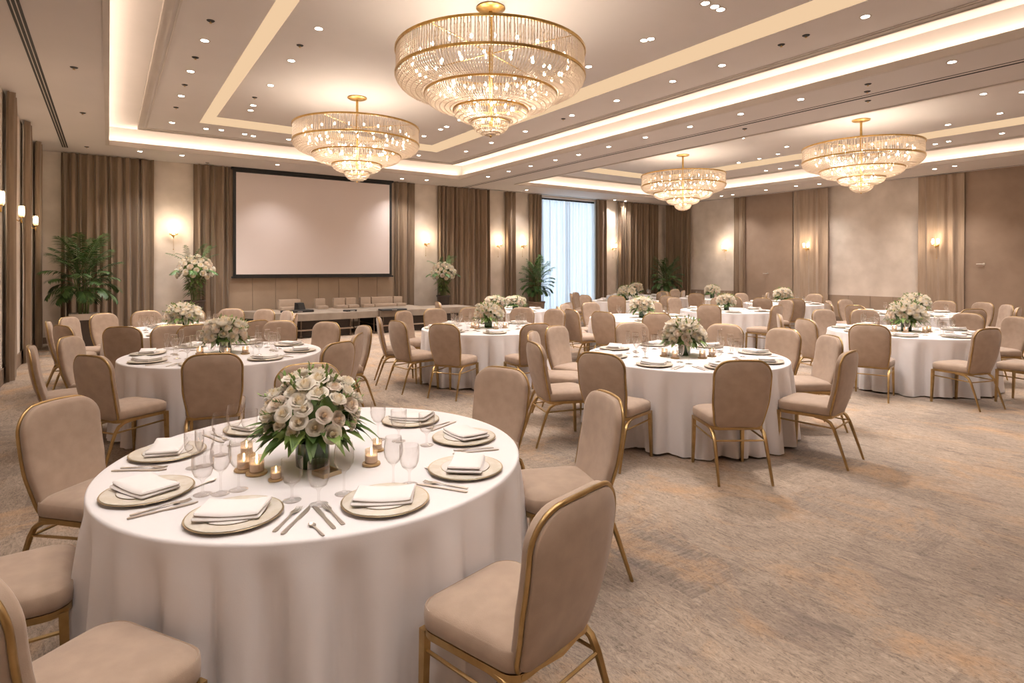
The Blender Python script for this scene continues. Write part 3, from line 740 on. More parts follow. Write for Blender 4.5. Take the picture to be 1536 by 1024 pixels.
# chairs: (angle, where, extra radius, extra turn)
CH = {1: [(-42, 'pulled out at the front right of', -.02, 0, 'seen from behind'), (16, 'at the right side of', -.03, 0, 'with its seat showing'), (56, 'at the far right of', -.01, 0, 'facing the camera'),
          (112, 'behind the bouquet of', .0, 0, 'mostly hidden'), (170, 'at the left side of', .0, 0, 'facing right'), (214, 'cut off by the left frame edge at', -.03, 0, 'seat only,'), (256, 'in the bottom left corner at', .0, -10, 'with back turned')],
      2: [(292.5, 'at the front of', -.02, 0, 'seen squarely from behind'), (259, 'at the front left of', -.0, -11, 'seen from behind with gold legs'), (217, 'at the left side of', .05, 0, 'facing right'), (190, 'second on the left side of', -.06, 0, 'partly hidden'),
          (140, 'at the far left of', -.06, 0, 'facing the camera'), (91, 'at the far side of', 0, 0, 'behind the glasses,'), (65, 'at the far right of', -.02, 0, 'facing the camera'), (36, 'second on the right of', 0, 0, 'in three-quarter view'), (2, 'turned sideways at the right of', -.15, 0, ''), (335, 'at the front right of', 0, 0, 'seen from behind')],
      3: [(275, 'at the front of', 0, 0, 'seen from behind'), (305, 'at the front right of', 0, 0, 'seen from behind'), (216, 'leftmost at', 0, 0, 'facing right'), (243, 'at the front left of', 0, 0, 'seen from behind'), (187, 'at the left of', 0, 0, 'facing right'), (163, 'before the left palm planter at', 0, 0, ''),
          (139, 'third from the palm at', 0, 0, 'at far left'), (115, 'before the wide brown curtain at', 0, 0, ''), (91, 'under the left flower urn at', 0, 0, ''), (67, 'before the stage end at', 0, 0, ''), (43, 'at the far right of', 0, 0, ''), (15, 'at the right side of', 0, 0, ''), (333, 'behind the second bouquet at', 0, 0, '')],
      4: [(253, 'at the front left of', 0, -8, 'seen from behind'), (295, 'at the front right of', 0, 0, 'seen from behind'), (222, 'at the left of', 0, 0, 'with gold legs splayed'), (196, 'second on the left of', 0.04, 0, 'seen edge on'), (154, 'at the far left of', 0, 0, ''), (128, 'left of two at the far side of', 0, 0, ''), (103, 'right of two at the far side of', 0, 0, ''),
          (70, 'right of the bouquet at the far side of', 0, 0, ''), (46, 'at the far right of', 0, 0, '')],
      5: [(269, 'at the front of', .0, 3, 'seen squarely from behind'), (228, 'at the front left of', .0, 3, 'seen from behind'), (197, 'at the left of', .06, 0, 'seen edge on'), (165, 'second on the left of', .03, 0, 'facing right'), (140, 'third on the left of', .05, 0, ''), (99, 'left of the bouquet at the far side of', -.06, 0, ''), (55, 'right of the bouquet at the far side of', -.06, 0, ''),
          (28, 'at the far right of', -.03, 0, ''), (1, 'at the right of', -.05, 0, 'facing left'), (314, 'at the front right of', -.04, 0, 'in side view')],
      6: [(220, 'at the front left of', .02, 12, 'seen from behind'), (262, 'at the front of', .0, 26, 'seen from behind'), (297, 'at the front right of', .10, 0, 'cut by the frame'), (1, 'at the right of', .02, 0, 'facing left'), (26, 'at the far right of', 0, 0, ''), (190, 'at the left of', .03, 0, 'seen from behind'), (160, 'second on the left of', .08, 0, ''), (104, 'left of the bouquet at the far side of', 0, 0, ''), (78, 'behind the bouquet of', 0, 0, '')],
      7: [(268, 'at the front of', 0, 0, 'seen from behind'), (345, 'at the right of', 0, 0, ''), (312, 'at the front right of', 0.02, 0, ''), (12, 'second on the right of', .12, 0, ''), (36, 'at the far right of', 0, 0, ''), (61, 'right of the bouquet behind', 0, 0, ''), (112, 'left of the bouquet behind', 0, 0, ''), (140, 'at the far left of', 0, 0, ''), (170, 'at the left of', .05, 0, ''), (200, 'second on the left of', .05, 0, ''), (228, 'at the front left of', 0, 0, '')],
      8: [(235, 'at the front left of', 0, -8, 'seen from behind'), (266, 'at the front of', 0, 0, 'seen from behind'), (180, 'at the left of', 0, 0, ''), (207, 'second on the left of', 0, 0, ''), (152, 'at the far left of', 0, 0, ''), (120, 'left of the bouquet behind', 0, 0, ''), (70, 'right of the bouquet behind', 0, 0, '')],
      9: [(238, 'at the front left of', 0, 0, 'seen from behind'), (281, 'at the front right of', 0.02, 30, 'with its seat to the left'), (120, 'at the far left of', 0, 0, ''), (75, 'behind the bouquet of', 0, 0, ''), (15, 'at the right of', 0, 0, '')],
      10: [(254, 'at the front of', 0, 0, ''), (228, 'at the front left of', 0, 0, ''), (200, 'at the left of', 0, 0, ''), (35, 'at the far right of', 0, 0, ''), (110, 'behind the bouquet of', 0, 0, '')],
      11: [(235, 'at the front left of', 0, 0, ''), (265, 'at the front of', 0, 0, ''), (190, 'at the left of', 0, 0, ''), (330, 'at the right of', 0, 0, ''), (120, 'behind', 0, 0, '')],
      12: [(215, 'at the left of', 0, 0, ''), (250, 'at the front of', 0, 0, ''), (180, 'second on the left of', 0, 0, ''), (150, 'at the far left of', 0, 0, ''), (300, 'at the front right of', 0, 0, '')],
      13: [(330, 'at the right of', 0, 0, ''), (20, 'at the far right of', 0, 0, ''), (290, 'at the front of', 0, 0, '')],
      14: [(262, 'at the front of', 0, 0, 'seen from behind'), (200, 'at the left of', 0, 0, ''), (330, 'at the right of', 0, 0, '')]}
CHP = []
for k, lst in CH.items():
    x0, y0, R = CEN[k]
    for deg, where, dr, turn, look in lst:
        x, y = polar(k, deg, R + .29 + dr)
        lb = 'taupe banquet chair ' + (look.rstrip(',') + ', ' if look else '') + where + ' the ' + TN[k]
        if len(lb.split()) > 16: lb = 'taupe banquet chair ' + where + ' the ' + TN[k]
        if len(lb.split()) > 16: lb = 'taupe chair ' + where + ' ' + TN[k]
        o = put_chair(x, y, face_rz(x, y, x0, y0) + radians(turn), lb); CHP.append((k, deg, x, y))
        if k == 1 and deg == -42: o.scale = (1.05, 1.05, 1.05)

# place settings -----------------------------------------------------------
SECT = ['right', 'far right', 'far', 'far left', 'left', 'near left', 'near', 'near right']
def onz(me, x, y, z, rz, label, cat, group, s=1.0, name=None):
    o = link(name or me.name.split('.')[0], me, None, (x, y, z), (0, 0, rz), (s, s, s)); return tag(o, label, cat, group)
def setting(k, x, y, rz, where, napt=.35):
    nm = TN[k]
    onz(me_charger, x, y, TABLE_Z + .0006, rz, 'cream gold-rimmed charger plate, %s setting, %s' % (where, nm), 'plate', 'charger plates')
    onz(me_plate, x, y, TABLE_Z + .0065, rz, 'small white plate on the charger, %s setting, %s' % (where, nm), 'plate', 'salad plates')
    onz(me_napkin, x, y, TABLE_Z + .0045, rz + napt, 'folded white napkin on the plates, %s setting, %s' % (where, nm), 'napkin', 'folded napkins')
def cutlery(k, x, y, rz, where, side=1, which=('fork', 'knife')):
    nm = TN[k]
    for i, w in enumerate(which):
        d = (.20 + .036 * i) * side; xx = x + cos(rz) * d; yy = y + sin(rz) * d
        me = me_fork if w == 'fork' else me_knife
        onz(me, xx, yy, TABLE_Z + .0008, rz + random.uniform(-.05, .05), 'silver %s beside the %s plate, %s' % ('fork' if w == 'fork' else 'table knife', where, nm), 'fork' if w == 'fork' else 'knife', 'table cutlery')
P1 = [(212, 742, 'left', 1), (350, 777, 'near left', 1), (587, 761, 'near right', -1), (700, 705, 'right', -1), (696, 658, 'far right', -1), (616, 632, 'far', -1), (384, 644, 'far left', 1), (241, 681, 'back left', 1)]
tx, ty, tR = CEN[1]
for u, v, where, sd in P1:
    x, y = W(u, v, TABLE_Z); rz = face_rz(x, y, tx, ty)
    r = math.hypot(x - tx, y - ty); q = min(r, tR - .20) / r; x, y = tx + (x - tx) * q, ty + (y - ty) * q
    setting(1, x, y, rz, where, .35 if where != 'near right' else -.4)
    cutlery(1, x, y, rz, where, sd)
def dessert(u, v, rot, label):
    x, y = W(u, v, TABLE_Z); onz(me_spoon, x, y, TABLE_Z + .0008, rot, label, 'spoon', 'dessert spoons')
dessert(655, 705, .6, 'small dessert spoon inside the right plate of the nearest table')
dessert(475, 795, .1, 'small dessert spoon lying between the two nearest plates')
dessert(305, 727, -1.0, 'small dessert spoon left of the wine glasses on the nearest table')
G1 = [(331, 741, 'w', 'tall wine glass left of the candles on the nearest table'), (304, 742, 'g', 'water goblet beside the tall wine glass at left of the nearest table'),
      (438, 751, 'g', 'water goblet in front of the small candle on the nearest table'), (516, 741, 'w', 'wine glass in front of the bouquet vase, right side, nearest table'),
      (478, 757, 'g', 'water goblet nearest the camera on the nearest table'), (590, 729, 'w', 'wine glass behind the near right plate of the nearest table'), (614, 727, 'g', 'water goblet behind the near right plate of the nearest table'),
      (291, 702, 'g', 'leftmost of the goblets at back left of the nearest table'), (307, 699, 'g', 'second goblet at back left of the nearest table'), (331, 683, 'w', 'wine glass beside the back left goblets of the nearest table'),
      (352, 668, 'w', 'wine glass before the far left plate of the nearest table'), (374, 662, 'g', 'goblet before the far left plate of the nearest table'), (358, 735, 'w', 'wine glass standing just left of the front candle, nearest table'),
      (567, 660, 'w', 'wine glass right behind the bouquet on the nearest table'), (598, 662, 'g', 'goblet between the bouquet and the far plate, nearest table'), (640, 668, 'g', 'goblet before the far right plates of the nearest table')]
for u, v, kd, lb in G1:
    x, y = W(u, v, TABLE_Z); onz(me_wine if kd == 'w' else me_goblet, x, y, TABLE_Z + .0003, 0, lb, 'glass', 'wine glasses and goblets')
for u, v, s, lb in [(366, 706, 1.0, 'lit votive candle at the left end of the row on the nearest table'), (385, 711, 1.08, 'lit votive candle in the middle of the left row, nearest table'), (414, 720, .75, 'small lit votive candle just left of the green vase'),
                    (370, 684, .95, 'lit votive candle behind the left row on the nearest table'), (557, 697, 1.0, 'lit votive candle right of the bouquet on the nearest table'), (566, 676, .8, 'votive candle behind the one right of the bouquet, nearest table')]:
    x, y = W(u, v, TABLE_Z); put_candle(x, y, lb, s)
x, y = W(490, 711, TABLE_Z)
mb = MB(); mb.box(-.045, .045, -.045, .045, 0, .006); mb.box(-.045, .045, -.045, -.040, .006, .018); mb.box(-.045, .045, .040, .045, .006, .018); mb.box(-.045, -.040, -.040, .040, .006, .018); mb.box(.040, .045, -.040, .040, .006, .018)
tag(mb.build('gold_dish', M['goldrim'], smooth=False, loc=(x, y, TABLE_Z + .0005)), 'small square gold dish at the foot of the green vase', 'dish').rotation_euler = (0, 0, .3)
x, y = W(469, 698, TABLE_Z)
BQ = 'low bouquets of cream roses'
make_bouquet('flower_arrangement', 'large bouquet of cream roses in a green leaf vase on the nearest table', .20, .175, .235, 58, roses, .88, .074, .118, 5, 95, (x, y, TABLE_Z + .0005), BQ)
x, y = CEN[5][:2]
bq0 = make_bouquet('flower_arrangement', 'round cream rose bouquet in a dark vase on the big middle right table',   .195, .155, .205, 42, roses_s, 1.22, .06, .105, 9, 60, (x, y, TABLE_Z + .0005), BQ)
FL = {2: (1.0, 'round cream rose bouquet on the second table on the left'), 3: (1.12, 'wide cream rose bouquet on the back left table'), 4: (1.0, 'round cream rose bouquet on the table facing the stage corner'),
      6: (1.12, 'cream rose bouquet on the right edge table between its two front chairs'), 7: (1.15, 'cream rose bouquet behind the one on the right edge table'), 8: (1.0, 'cream rose bouquet on the left table behind the middle right one'),
      9: (.9, 'cream rose bouquet on the right table behind the middle right one'), 10: (1.05, 'cream rose bouquet on the far table under the middle right lamp'), 11: (1.05, 'cream rose bouquet on the far table before the first right lamp'),
      12: (1.1, 'cream rose bouquet on the far table right of the window'), 13: (1.1, 'cream rose bouquet on the farthest table by the corner palm')}
for k, (s, lb) in FL.items():
    x, y = CEN[k][:2]; dup(bq0, (x, y, TABLE_Z + .0005), random.uniform(0, 6), lb, (s, s, s * (.92 if k in (3, 7) else 1)))
for u, lb in ((743, 'left of two cream rose bouquets behind the table facing the stage corner'), (773, 'right of two cream rose bouquets behind the table facing the stage corner')):
    zc = 12.7; x, y = cw((u - U0) / F_PX * zc, zc); dup(bq0, (x, y, TABLE_Z + .0005), 1.0, lb, (1.05, 1.05, .8))
# settings on the other tables
for k in range(2, 15):
    x0, y0, R = CEN[k]; near = k <= 6
    ns = 8 if near else 6
    for i in range(ns):
        deg = i * 360 / ns + (9 if near else 20)
        names = SECT if near else ['right', 'far right', 'far left', 'left', 'near left', 'near right']
        x, y = polar(k, deg, R - .21); rz = face_rz(x, y, x0, y0)
        setting(k, x, y, rz, names[i])
        if k in (2, 5): cutlery(k, x, y, rz, names[i], 1 if i % 2 else -1)
        for j, (me, nm_) in enumerate(((me_wine_s, 'wine glass'), (me_goblet_s, 'water goblet'), (me_flute_s, 'tall champagne flute'))):
            if not near and j: continue
            xx, yy = polar(k, deg + (3, 15, 24)[j], R - (.47, .51, .43)[j])
            onz(me, xx, yy, TABLE_Z + .0003, 0, '%s by the %s setting, %s' % (nm_, names[i], TN[k]), 'glass', 'wine glasses and goblets')
    if near:
        for j, (deg, w) in enumerate(((200, 'left'), (235, 'front left'), (300, 'front right'), (340, 'right'))):
            xx, yy = polar(k, deg, .24 + .03 * (j % 2)); put_candle(xx, yy, 'lit amber votive candle %s of the bouquet, %s' % (w, TN[k]), 1.1)

# ------------------------------------------------------------------ palms and flower urns
def frond_mesh(seed, length, droop, mat, nl=17, ll=.30):
    rnd = random.Random(seed); mb = MB(); pts = []
    for i in range(11):
        t = i / 10; pts.append(Vector((0, length * (t * cos(.2) - .18 * droop * t * t), length * (.62 * t * (1.5 - droop * t) - .12 * t * t))))
    mb.tube(pts, [.008 * (1 - .8 * i / 10) + .0015 for i in range(11)], 5)
    for i in range(nl):
        t = .24 + .75 * i / (nl - 1); q = t * 10; k = min(9, int(q)); p = pts[k].lerp(pts[k + 1], q - k); tg = (pts[k + 1] - pts[k]).normalized()
        L = ll * (sin(pi * (.22 + .72 * (t - .24) / .76)) ** .6) * rnd.uniform(.88, 1.1)
        for s in (-1, 1):
            d = tg * .62 + Vector((s * .75, 0, .12 + rnd.uniform(-.1, .1)))
            leaf(mb, p, d, L, .021, rnd.uniform(.35, .6), .15, 4)
    return mb.mesh('frond', mat, True, 180)
def make_palm(label, loc, hgt, spread, z0, nfr, mat, seed, pot, group='potted palms'):
    rnd = random.Random(seed); t = thing('potted_palm', label, 'plant', loc, 0, group)
    pot(t)
    ms = [frond_mesh(seed * 10 + i, 1.0, dr, mat) for i, dr in enumerate((.55, .8, 1.05, .35))]
    mb = MB(); ns = 7
    for i in range(ns):
        a = 2 * pi * i / ns + .3; x, y = .07 * cos(a), .07 * sin(a)
        mb.tube([(x, y, z0 - .05), (x * 1.6, y * 1.6, z0 + (hgt - z0) * .25), (x * 2.6, y * 2.6, z0 + (hgt - z0) * .48)], [.016, .013, .008], 6)
    mb.build('stems', M['stem'], t)
    for i in range(nfr):
        a = i * 2.39996 + rnd.uniform(-.2, .2); lev = (i + .5) / nfr                 # low to high
        b = Vector((.10 * cos(a), .10 * sin(a), z0 + (hgt - z0) * (.20 + .28 * lev)))
        L = spread * (.92 + .22 * lev) * rnd.uniform(.88, 1.08)
        m = ms[(2 if lev < .3 else 1 if lev < .55 else 0 if lev < .82 else 3)]
        tilt = radians(-30 + 62 * lev) * rnd.uniform(.85, 1.1)
        link('frond', m, t, b, (Matrix.Rotation(a, 3, 'Z') @ Matrix.Rotation(tilt, 3, 'X')).to_euler(), (L * 1.05, L, L))
    return t
def pot_round(r0, r1, h, mat, lip=True):
    def f(t):
        mb = MB(); mb.lathe([(.001, 0), (r0, 0), (r0 * 1.02, .01), (r1, h - .06), (r1 * 1.08, h - .05), (r1 * 1.08, h), (r1 * .95, h), (r1 * .92, h - .05), (.001, h - .05)], 32); mb.build('pot', M[mat], t, angle=35)
        mb = MB(); mb.lathe([(.001, h - .044), (r1 * .91, h - .046)], 20); mb.build('soil', M['soil'], t)
    return f
def pot_square(w, h, mat, rim):
    def f(t):
        mb = MB(); o = lambda s: [(-s, -s), (s, -s), (s, s), (-s, s)]
        mb.rings([[(x, y, z) for x, y in o(s)] for s, z in ((w * .9, 0), (w, h - .13))], True, True, True); mb.build('planter', M[mat], t, smooth=False)
        mb = MB(); mb.rings([[(x, y, z) for x, y in o(s)] for s, z in ((w * 1.06, h - .13), (w * 1.08, h), (w * .95, h), (w * .95, h - .05))], True, True, True); mb.build('planter_rim', M[rim], t, smooth=False)
        mb = MB(); mb.box(-w * .94, w * .94, -w * .94, w * .94, h - .049, h - .04); mb.build('soil', M['soil'], t, smooth=False)
    return f
make_palm('large dark green palm in a dark planter with pale rim, back left corner', (-.42, 15.0, 0), 2.5, .76, .70, 40, M['palm'], 3, pot_square(.22, .72, 'pot_dark', 'pot_white'))
make_palm('bright green palm in a taupe pot left of the bright window', (on_y(805, 15.55), 15.55, 0), 2.15, .66, .52, 40, M['palm_light'], 4, pot_round(.22, .265, .55, 'pot_taupe'))
make_palm('dark green palm in a pale planter in the far right corner', (17.75, 15.3, 0), 2.16, .68, .60, 38, M['palm'], 5, pot_square(.22, .62, 'pot_dark', 'pot_white'))

def make_urn(label, loc, rim, r1, rad, zc, seed, nr):
    rnd = random.Random(seed); t = thing('floor_flower_urn', label, 'flower arrangement', loc, 0, 'tall floor flower urns')
    mb = MB(); mb.lathe([(.001, 0), (r1 * .70, 0), (r1 * .72, .02), (r1 * .95, rim - .04), (r1 * 1.06, rim - .03), (r1 * 1.06, rim), (r1 * .92, rim), (r1 * .9, rim - .05), (.001, rim - .05)], 32); mb.build('pot', M['pot_dark'], t, angle=35)
    mb = MB()
    for i in range(16):
        a = i * 2.4; r = .04 + .03 * (i % 3)
        mb.tube([(r * cos(a), r * sin(a), rim - .05), (r * 1.3 * cos(a), r * 1.3 * sin(a), (rim + zc) / 2), (r * 3.4 * cos(a), r * 3.4 * sin(a), zc - .05)], .007, 5)
    mb.build('stems', M['stem'], t)
    mb = MB()
    for i in range(120):
        a = rnd.uniform(0, 6.28); s = rnd.random(); z = rim + .12 + (zc - rim - .05) * s; r = .05 + rad * .62 * s ** 1.6
        mb.cur = 0 if rnd.random() < .8 else 1
        leaf(mb, (r * .7 * cos(a), r * .7 * sin(a), z), (cos(a), sin(a), rnd.uniform(-.2, .8)), rnd.uniform(.14, .26), .034, .5)
    mb.cur = 0; mb.sphere((0, 0, zc), rad * .68, 16, 10, .85)
    mb.build('foliage', [M['leaf'], M['leaf_light']], t, angle=180)
    ga = pi * (3 - 5 ** .5)
    for i in range(nr):
        e = 1 - (i + .5) / nr * 1.45; rr = math.sqrt(1 - e * e); a = i * ga
        d = Vector((rr * cos(a), rr * sin(a), e)); q = rnd.uniform(.9, 1.08) * rad
        s = rnd.uniform(1.5, 1.95)
        link('rose', roses_s[rnd.choice((0, 0, 1, 2))], t, (d.x * q, d.y * q, zc + d.z * q * .88), aim(d + Vector((rnd.uniform(-.2, .2), rnd.uniform(-.2, .2), .2))), (s, s, s))
    ms = [frond_mesh(seed * 7 + i, 1.0, dr, M['palm_light'], 13, .2) for i, dr in enumerate((.5, .9))]
    for i in range(13):
        a = i * 2.4 + .5; up = i % 3
        b = Vector((rad * .35 * cos(a), rad * .35 * sin(a), zc + (.06 if up else -.12)))
        L = rad * (1.75 if up else 1.7) * rnd.uniform(.9, 1.1)
        link('frond', ms[0 if up else 1], t, b, (Matrix.Rotation(a, 3, 'Z') @ Matrix.Rotation(radians(22 if up == 1 else 2 if up == 2 else -14), 3, 'X')).to_euler(), (L, L, L))
    return t
make_urn('tall cream rose arrangement in a dark urn left of the screen', (on_y(292, 15.55), 15.55, 0), .90, .215, .36, 1.60, 1, 54)
make_urn('tall cream rose arrangement in a dark urn right of the screen', (on_y(665, 15.6), 15.6, 0), .84, .20, .33, 1.50, 2, 50)

# ------------------------------------------------------------------ stage
def platform(label, poly, top, thick, legs, shelf=True):
    cx = sum(p[0] for p in poly) / len(poly); cy = sum(p[1] for p in poly) / len(poly)
    t = thing('stage_platform', label, 'stage', (cx, cy, 0), 0, 'stage platforms')
    q = [(x - cx, y - cy) for x, y in poly]; m = len(q)
    mb = MB(); q2 = [(x * 1.0, y * 1.0) for x, y in q]
    mb.rings([[(x, y, top - thick) for x, y in q2], [(x, y, top - .012) for x, y in q2], [(x * .995, y * .995, top) for x, y in q2]], True, True, True)
    mb.build('deck', M['stage_top'], t, smooth=False)
    if shelf:
        mb = MB(); mb.rings([[(x * .93, y * .93, .17) for x, y in q], [(x * .93, y * .93, .20) for x, y in q]], True, True, True); mb.build('lower_frame', M['bench'], t, smooth=False)
        mb = MB(); mb.rings([[(x * .90, y * .84, .02) for x, y in q], [(x * .90, y * .84, top - thick - .001) for x, y in q]], True, True, True); mb.build('shade_block', M['stage_shade'], t, smooth=False)  # dark block put in as the shade under the deck
    for lx, ly in legs:
        mb = MB(); x, y = lx - cx, ly - cy
        mb.tube([(x, y, .05), (x, y, top - thick)], .016, 8); mb.lathe([(.001, 0), (.028, .008), (.034, .03), (.024, .05), (.001, .052)], 10, (x, y, 0))
        mb.build('leg', M['stage_leg'], t)
    return t
TOP, TH = .58, .165
platform('grey draped stage platform at the left end under the screen', [(2.62, 15.9), (3.54, 14.05), (5.04, 14.05), (5.04, 15.9)], TOP, TH, [(3.72, 14.14), (4.9, 14.14), (2.9, 15.6), (4.9, 15.7)])
platform('short set-back stage platform between two longer ones', [(5.05, 15.9), (5.05, 14.13), (5.63, 14.13), (5.63, 15.9)], TOP - .004, TH, [(5.14, 14.2), (5.53, 14.2), (5.14, 15.7), (5.53, 15.7)], False)
platform('grey draped stage platform right of the middle gap', [(5.64, 15.9), (5.64, 14.05), (7.27, 14.05), (7.27, 15.9)], TOP, TH, [(5.75, 14.14), (7.16, 14.14), (5.75, 15.7), (7.16, 15.7)])
platform('stage platform at the right end near the flower urn', [(7.28, 15.25), (7.28, 14.3), (8.5, 14.3), (8.5, 15.25)], TOP - .006, TH, [(7.4, 14.4), (8.4, 14.4), (7.4, 15.1), (8.4, 15.1)])
for i, (a, b, lb) in enumerate(((3.58, 4.12, 'leftmost'), (4.50, 4.76, 'second'), (4.98, 5.29, 'third'), (5.31, 5.60, 'fourth'), (5.72, 6.02, 'fifth'), (6.04, 6.67, 'sixth and widest'), (6.69, 6.96, 'rightmost'))):
    t = thing('bench_seat', '%s beige upholstered seat standing on the stage below the screen' % lb, 'seat', ((a + b) / 2, 15.62, TOP + .0005), 0, 'beige stage seats')
    hw = (b - a) / 2
    mb = MB(); o = round_poly([(-hw, -.2), (hw, -.2), (hw, .06), (-hw, .06)], [.02] * 4, 3); mb.rings([[(x, y, z) for x, y in inset(o, d)] for z, d in ((0, 0), (.07, 0), (.082, .012), (.084, .03))], True, True, True); mb.build('seat', M['bench'], t, angle=50)
    mb = MB(); o = round_poly([(-hw, .062), (hw, .062), (hw, .2), (-hw, .2)], [.02] * 4, 3); mb.rings([[(x, y, z) for x, y in inset(o, d)] for z, d in ((0, 0), (.25, 0), (.262, .012), (.264, .03))], True, True, True); mb.build('backrest', M['bench'], t, angle=50)
def flat_case(u, v, w, d, h, rz, lb):
    x, y = W(u, v, TOP + .01)
    t = thing('equipment_case', lb, 'case', (x, y, TOP + .0008), rz, 'black equipment on the stage')
    mb = MB(); o = round_poly([(-w, -d), (w, -d), (w, d), (-w, d)], [.03] * 4, 4); mb.rings([[(x, y, z) for x, y in inset(o, k)] for z, k in ((0, 0), (h * .7, 0), (h, .01))], True, True, True); mb.build('case_body', M['dark'], t, angle=50)
    mb = MB(); mb.tube([(-.06, -d - .001, h * .4), (-.05, -d - .025, h * .45), (.05, -d - .025, h * .45), (.06, -d - .001, h * .4)], .006, 6); mb.build('handle', M['steel'], t)
flat_case(446, 467.5, .36, .16, .05, .15, 'flat black equipment case on the left stage platform')
flat_case(589, 464.5, .34, .15, .04, -.1, 'flat black equipment case on the right stage platform')
flat_case(525, 466, .15, .10, .035, .3, 'small flat black case at the middle of the stage edge')
t = thing('monitor_speaker', 'small black wedge speaker before the leftmost beige stage seat', 'speaker', (on_y(450, 15.25), 15.25, TOP + .0006), .4)
mb = MB(); mb.rings([[(-.1, -.1, 0), (.1, -.1, 0), (.1, .1, 0), (-.1, .1, 0)], [(-.1, -.02, .19), (.1, -.02, .19), (.1, .08, .20), (-.1, .08, .20)]], True, True, True); mb.build('cabinet', M['dark'], t, smooth=False)
mb = MB(); mb.rings([[(-.08, -.092, .03), (.08, -.092, .03), (.08, -.036, .165), (-.08, -.036, .165)], [(-.08, -.098, .03), (.08, -.098, .03), (.08, -.042, .165), (-.08, -.042, .165)]], True, True, True); mb.build('grille', M['slot'], t, smooth=False)

# ------------------------------------------------------------------ wall lamps
def make_sconce():
    t = thing('wall_sconce', 'x', 'wall lamp', group='candle wall sconces')
    # local: wall at y = 0, room towards -y
    mb = MB(); mb.lathe([(.001, 0), (.045, 0), (.045, .008), (.03, .016), (.001, .018)], 20)
    o = mb.build('backplate', M['brass'], t); o.rotation_euler = (pi / 2, 0, 0)
    mb = MB(); mb.tube([(0, -.015, 0), (0, -.07, -.05), (0, -.11, -.03), (0, -.11, .0)], .008, 8); mb.tube([(-.075, -.11, 0), (.075, -.11, 0)], .008, 8)
    mb.lathe([(.001, -.085), (.010, -.075), (.014, -.055), (.006, -.04), (.008, -.02), (.001, -.01)], 10, (0, -.11, 0)); mb.build('arm', M['brass'], t)
    for s in (-1, 1):
        mb = MB(); mb.lathe([(.001, .0), (.030, .002), (.033, .014), (.022, .02), (.001, .022)], 14, (s * .062, -.11, 0)); cup = mb.build('candle_cup', M['brass'], t)
        mb = MB(); mb.lathe([(.024, .02), (.034, .03), (.034, .19), (.033, .19), (.033, .03)], 16, (s * .062, -.11, 0)); mb.build('glass_shade', M['votive'], cup)
        mb = MB(); mb.lathe([(.001, .05), (.020, .065), (.027, .10), (.024, .14), (.010, .175), (.001, .185)], 12, (s * .062, -.11, 0)); mb.build('bulb', M['bulb_s'], cup)
    mb = MB(); mb.tube([(0, -.03, -.06), (0, -.03, -.34)], .0025, 5); mb.lathe([(.001, -.37), (.009, -.36), (.010, -.345), (.001, -.335)], 8, (0, -.03, 0)); mb.build('pull_chain', M['brass'], t)
    remember(t); return t
sc0 = make_sconce(); sc_used = False
SCN = [('back', 260, 352, 'lit wall lamp above the left flower urn'), ('back', 638, 366, 'lit wall lamp above the right flower urn'), ('back', 746.5, 369, 'lit wall lamp left of the slim brown curtain on the back wall'),
       ('back', 783, 369, 'lit wall lamp directly above the palm beside the window'), ('back', 919, 373, 'lit wall lamp right of the bright window'),
       ('right', 1089, 375, 'lit wall lamp on the first plaster panel of the right wall'), ('right', 1215, 373, 'lit wall lamp on the light curtain in the middle of the right wall'), ('right', 1409, 368, 'lit wall lamp on the right wall nearest the right edge'),
       ('left', 9.95, 0, 'lit wall lamp on the left wall at the left frame edge'), ('left', 12.15, 0, 'second lit wall lamp along the left wall'), ('left', 14.35, 0, 'lit wall lamp beside the left palm on the left wall')]
lamp_pts = []
for wl, u, v, lb in SCN:
    if wl == 'back': x, y, rz = on_y(u, YB), YB, 0
    elif wl == 'right': x, y, rz = XR, on_x(u, XR), -pi / 2
    else: x, y, rz = XL, u, pi / 2
    off = .145 if (wl == 'right' and u > 1200) else 0
    if wl == 'right': x -= off
    z = 2.45 if wl == 'left' else zat(x, y, v)
    if off:                                            # curtain-mounted lamps stand on a batten
        mb = MB()
    if not sc_used:
        sc_used = True; sc0.location = (x, y, z); sc0.rotation_euler = (0, 0, rz); sc0['label'] = lb
    else: dup(sc0, (x, y, z), rz, lb)
    nx, ny = {'back': (0, -1), 'right': (-1, 0), 'left': (1, 0)}[wl]
    lamp_pts.append((x + nx * .22, y + ny * .22, z + .14))

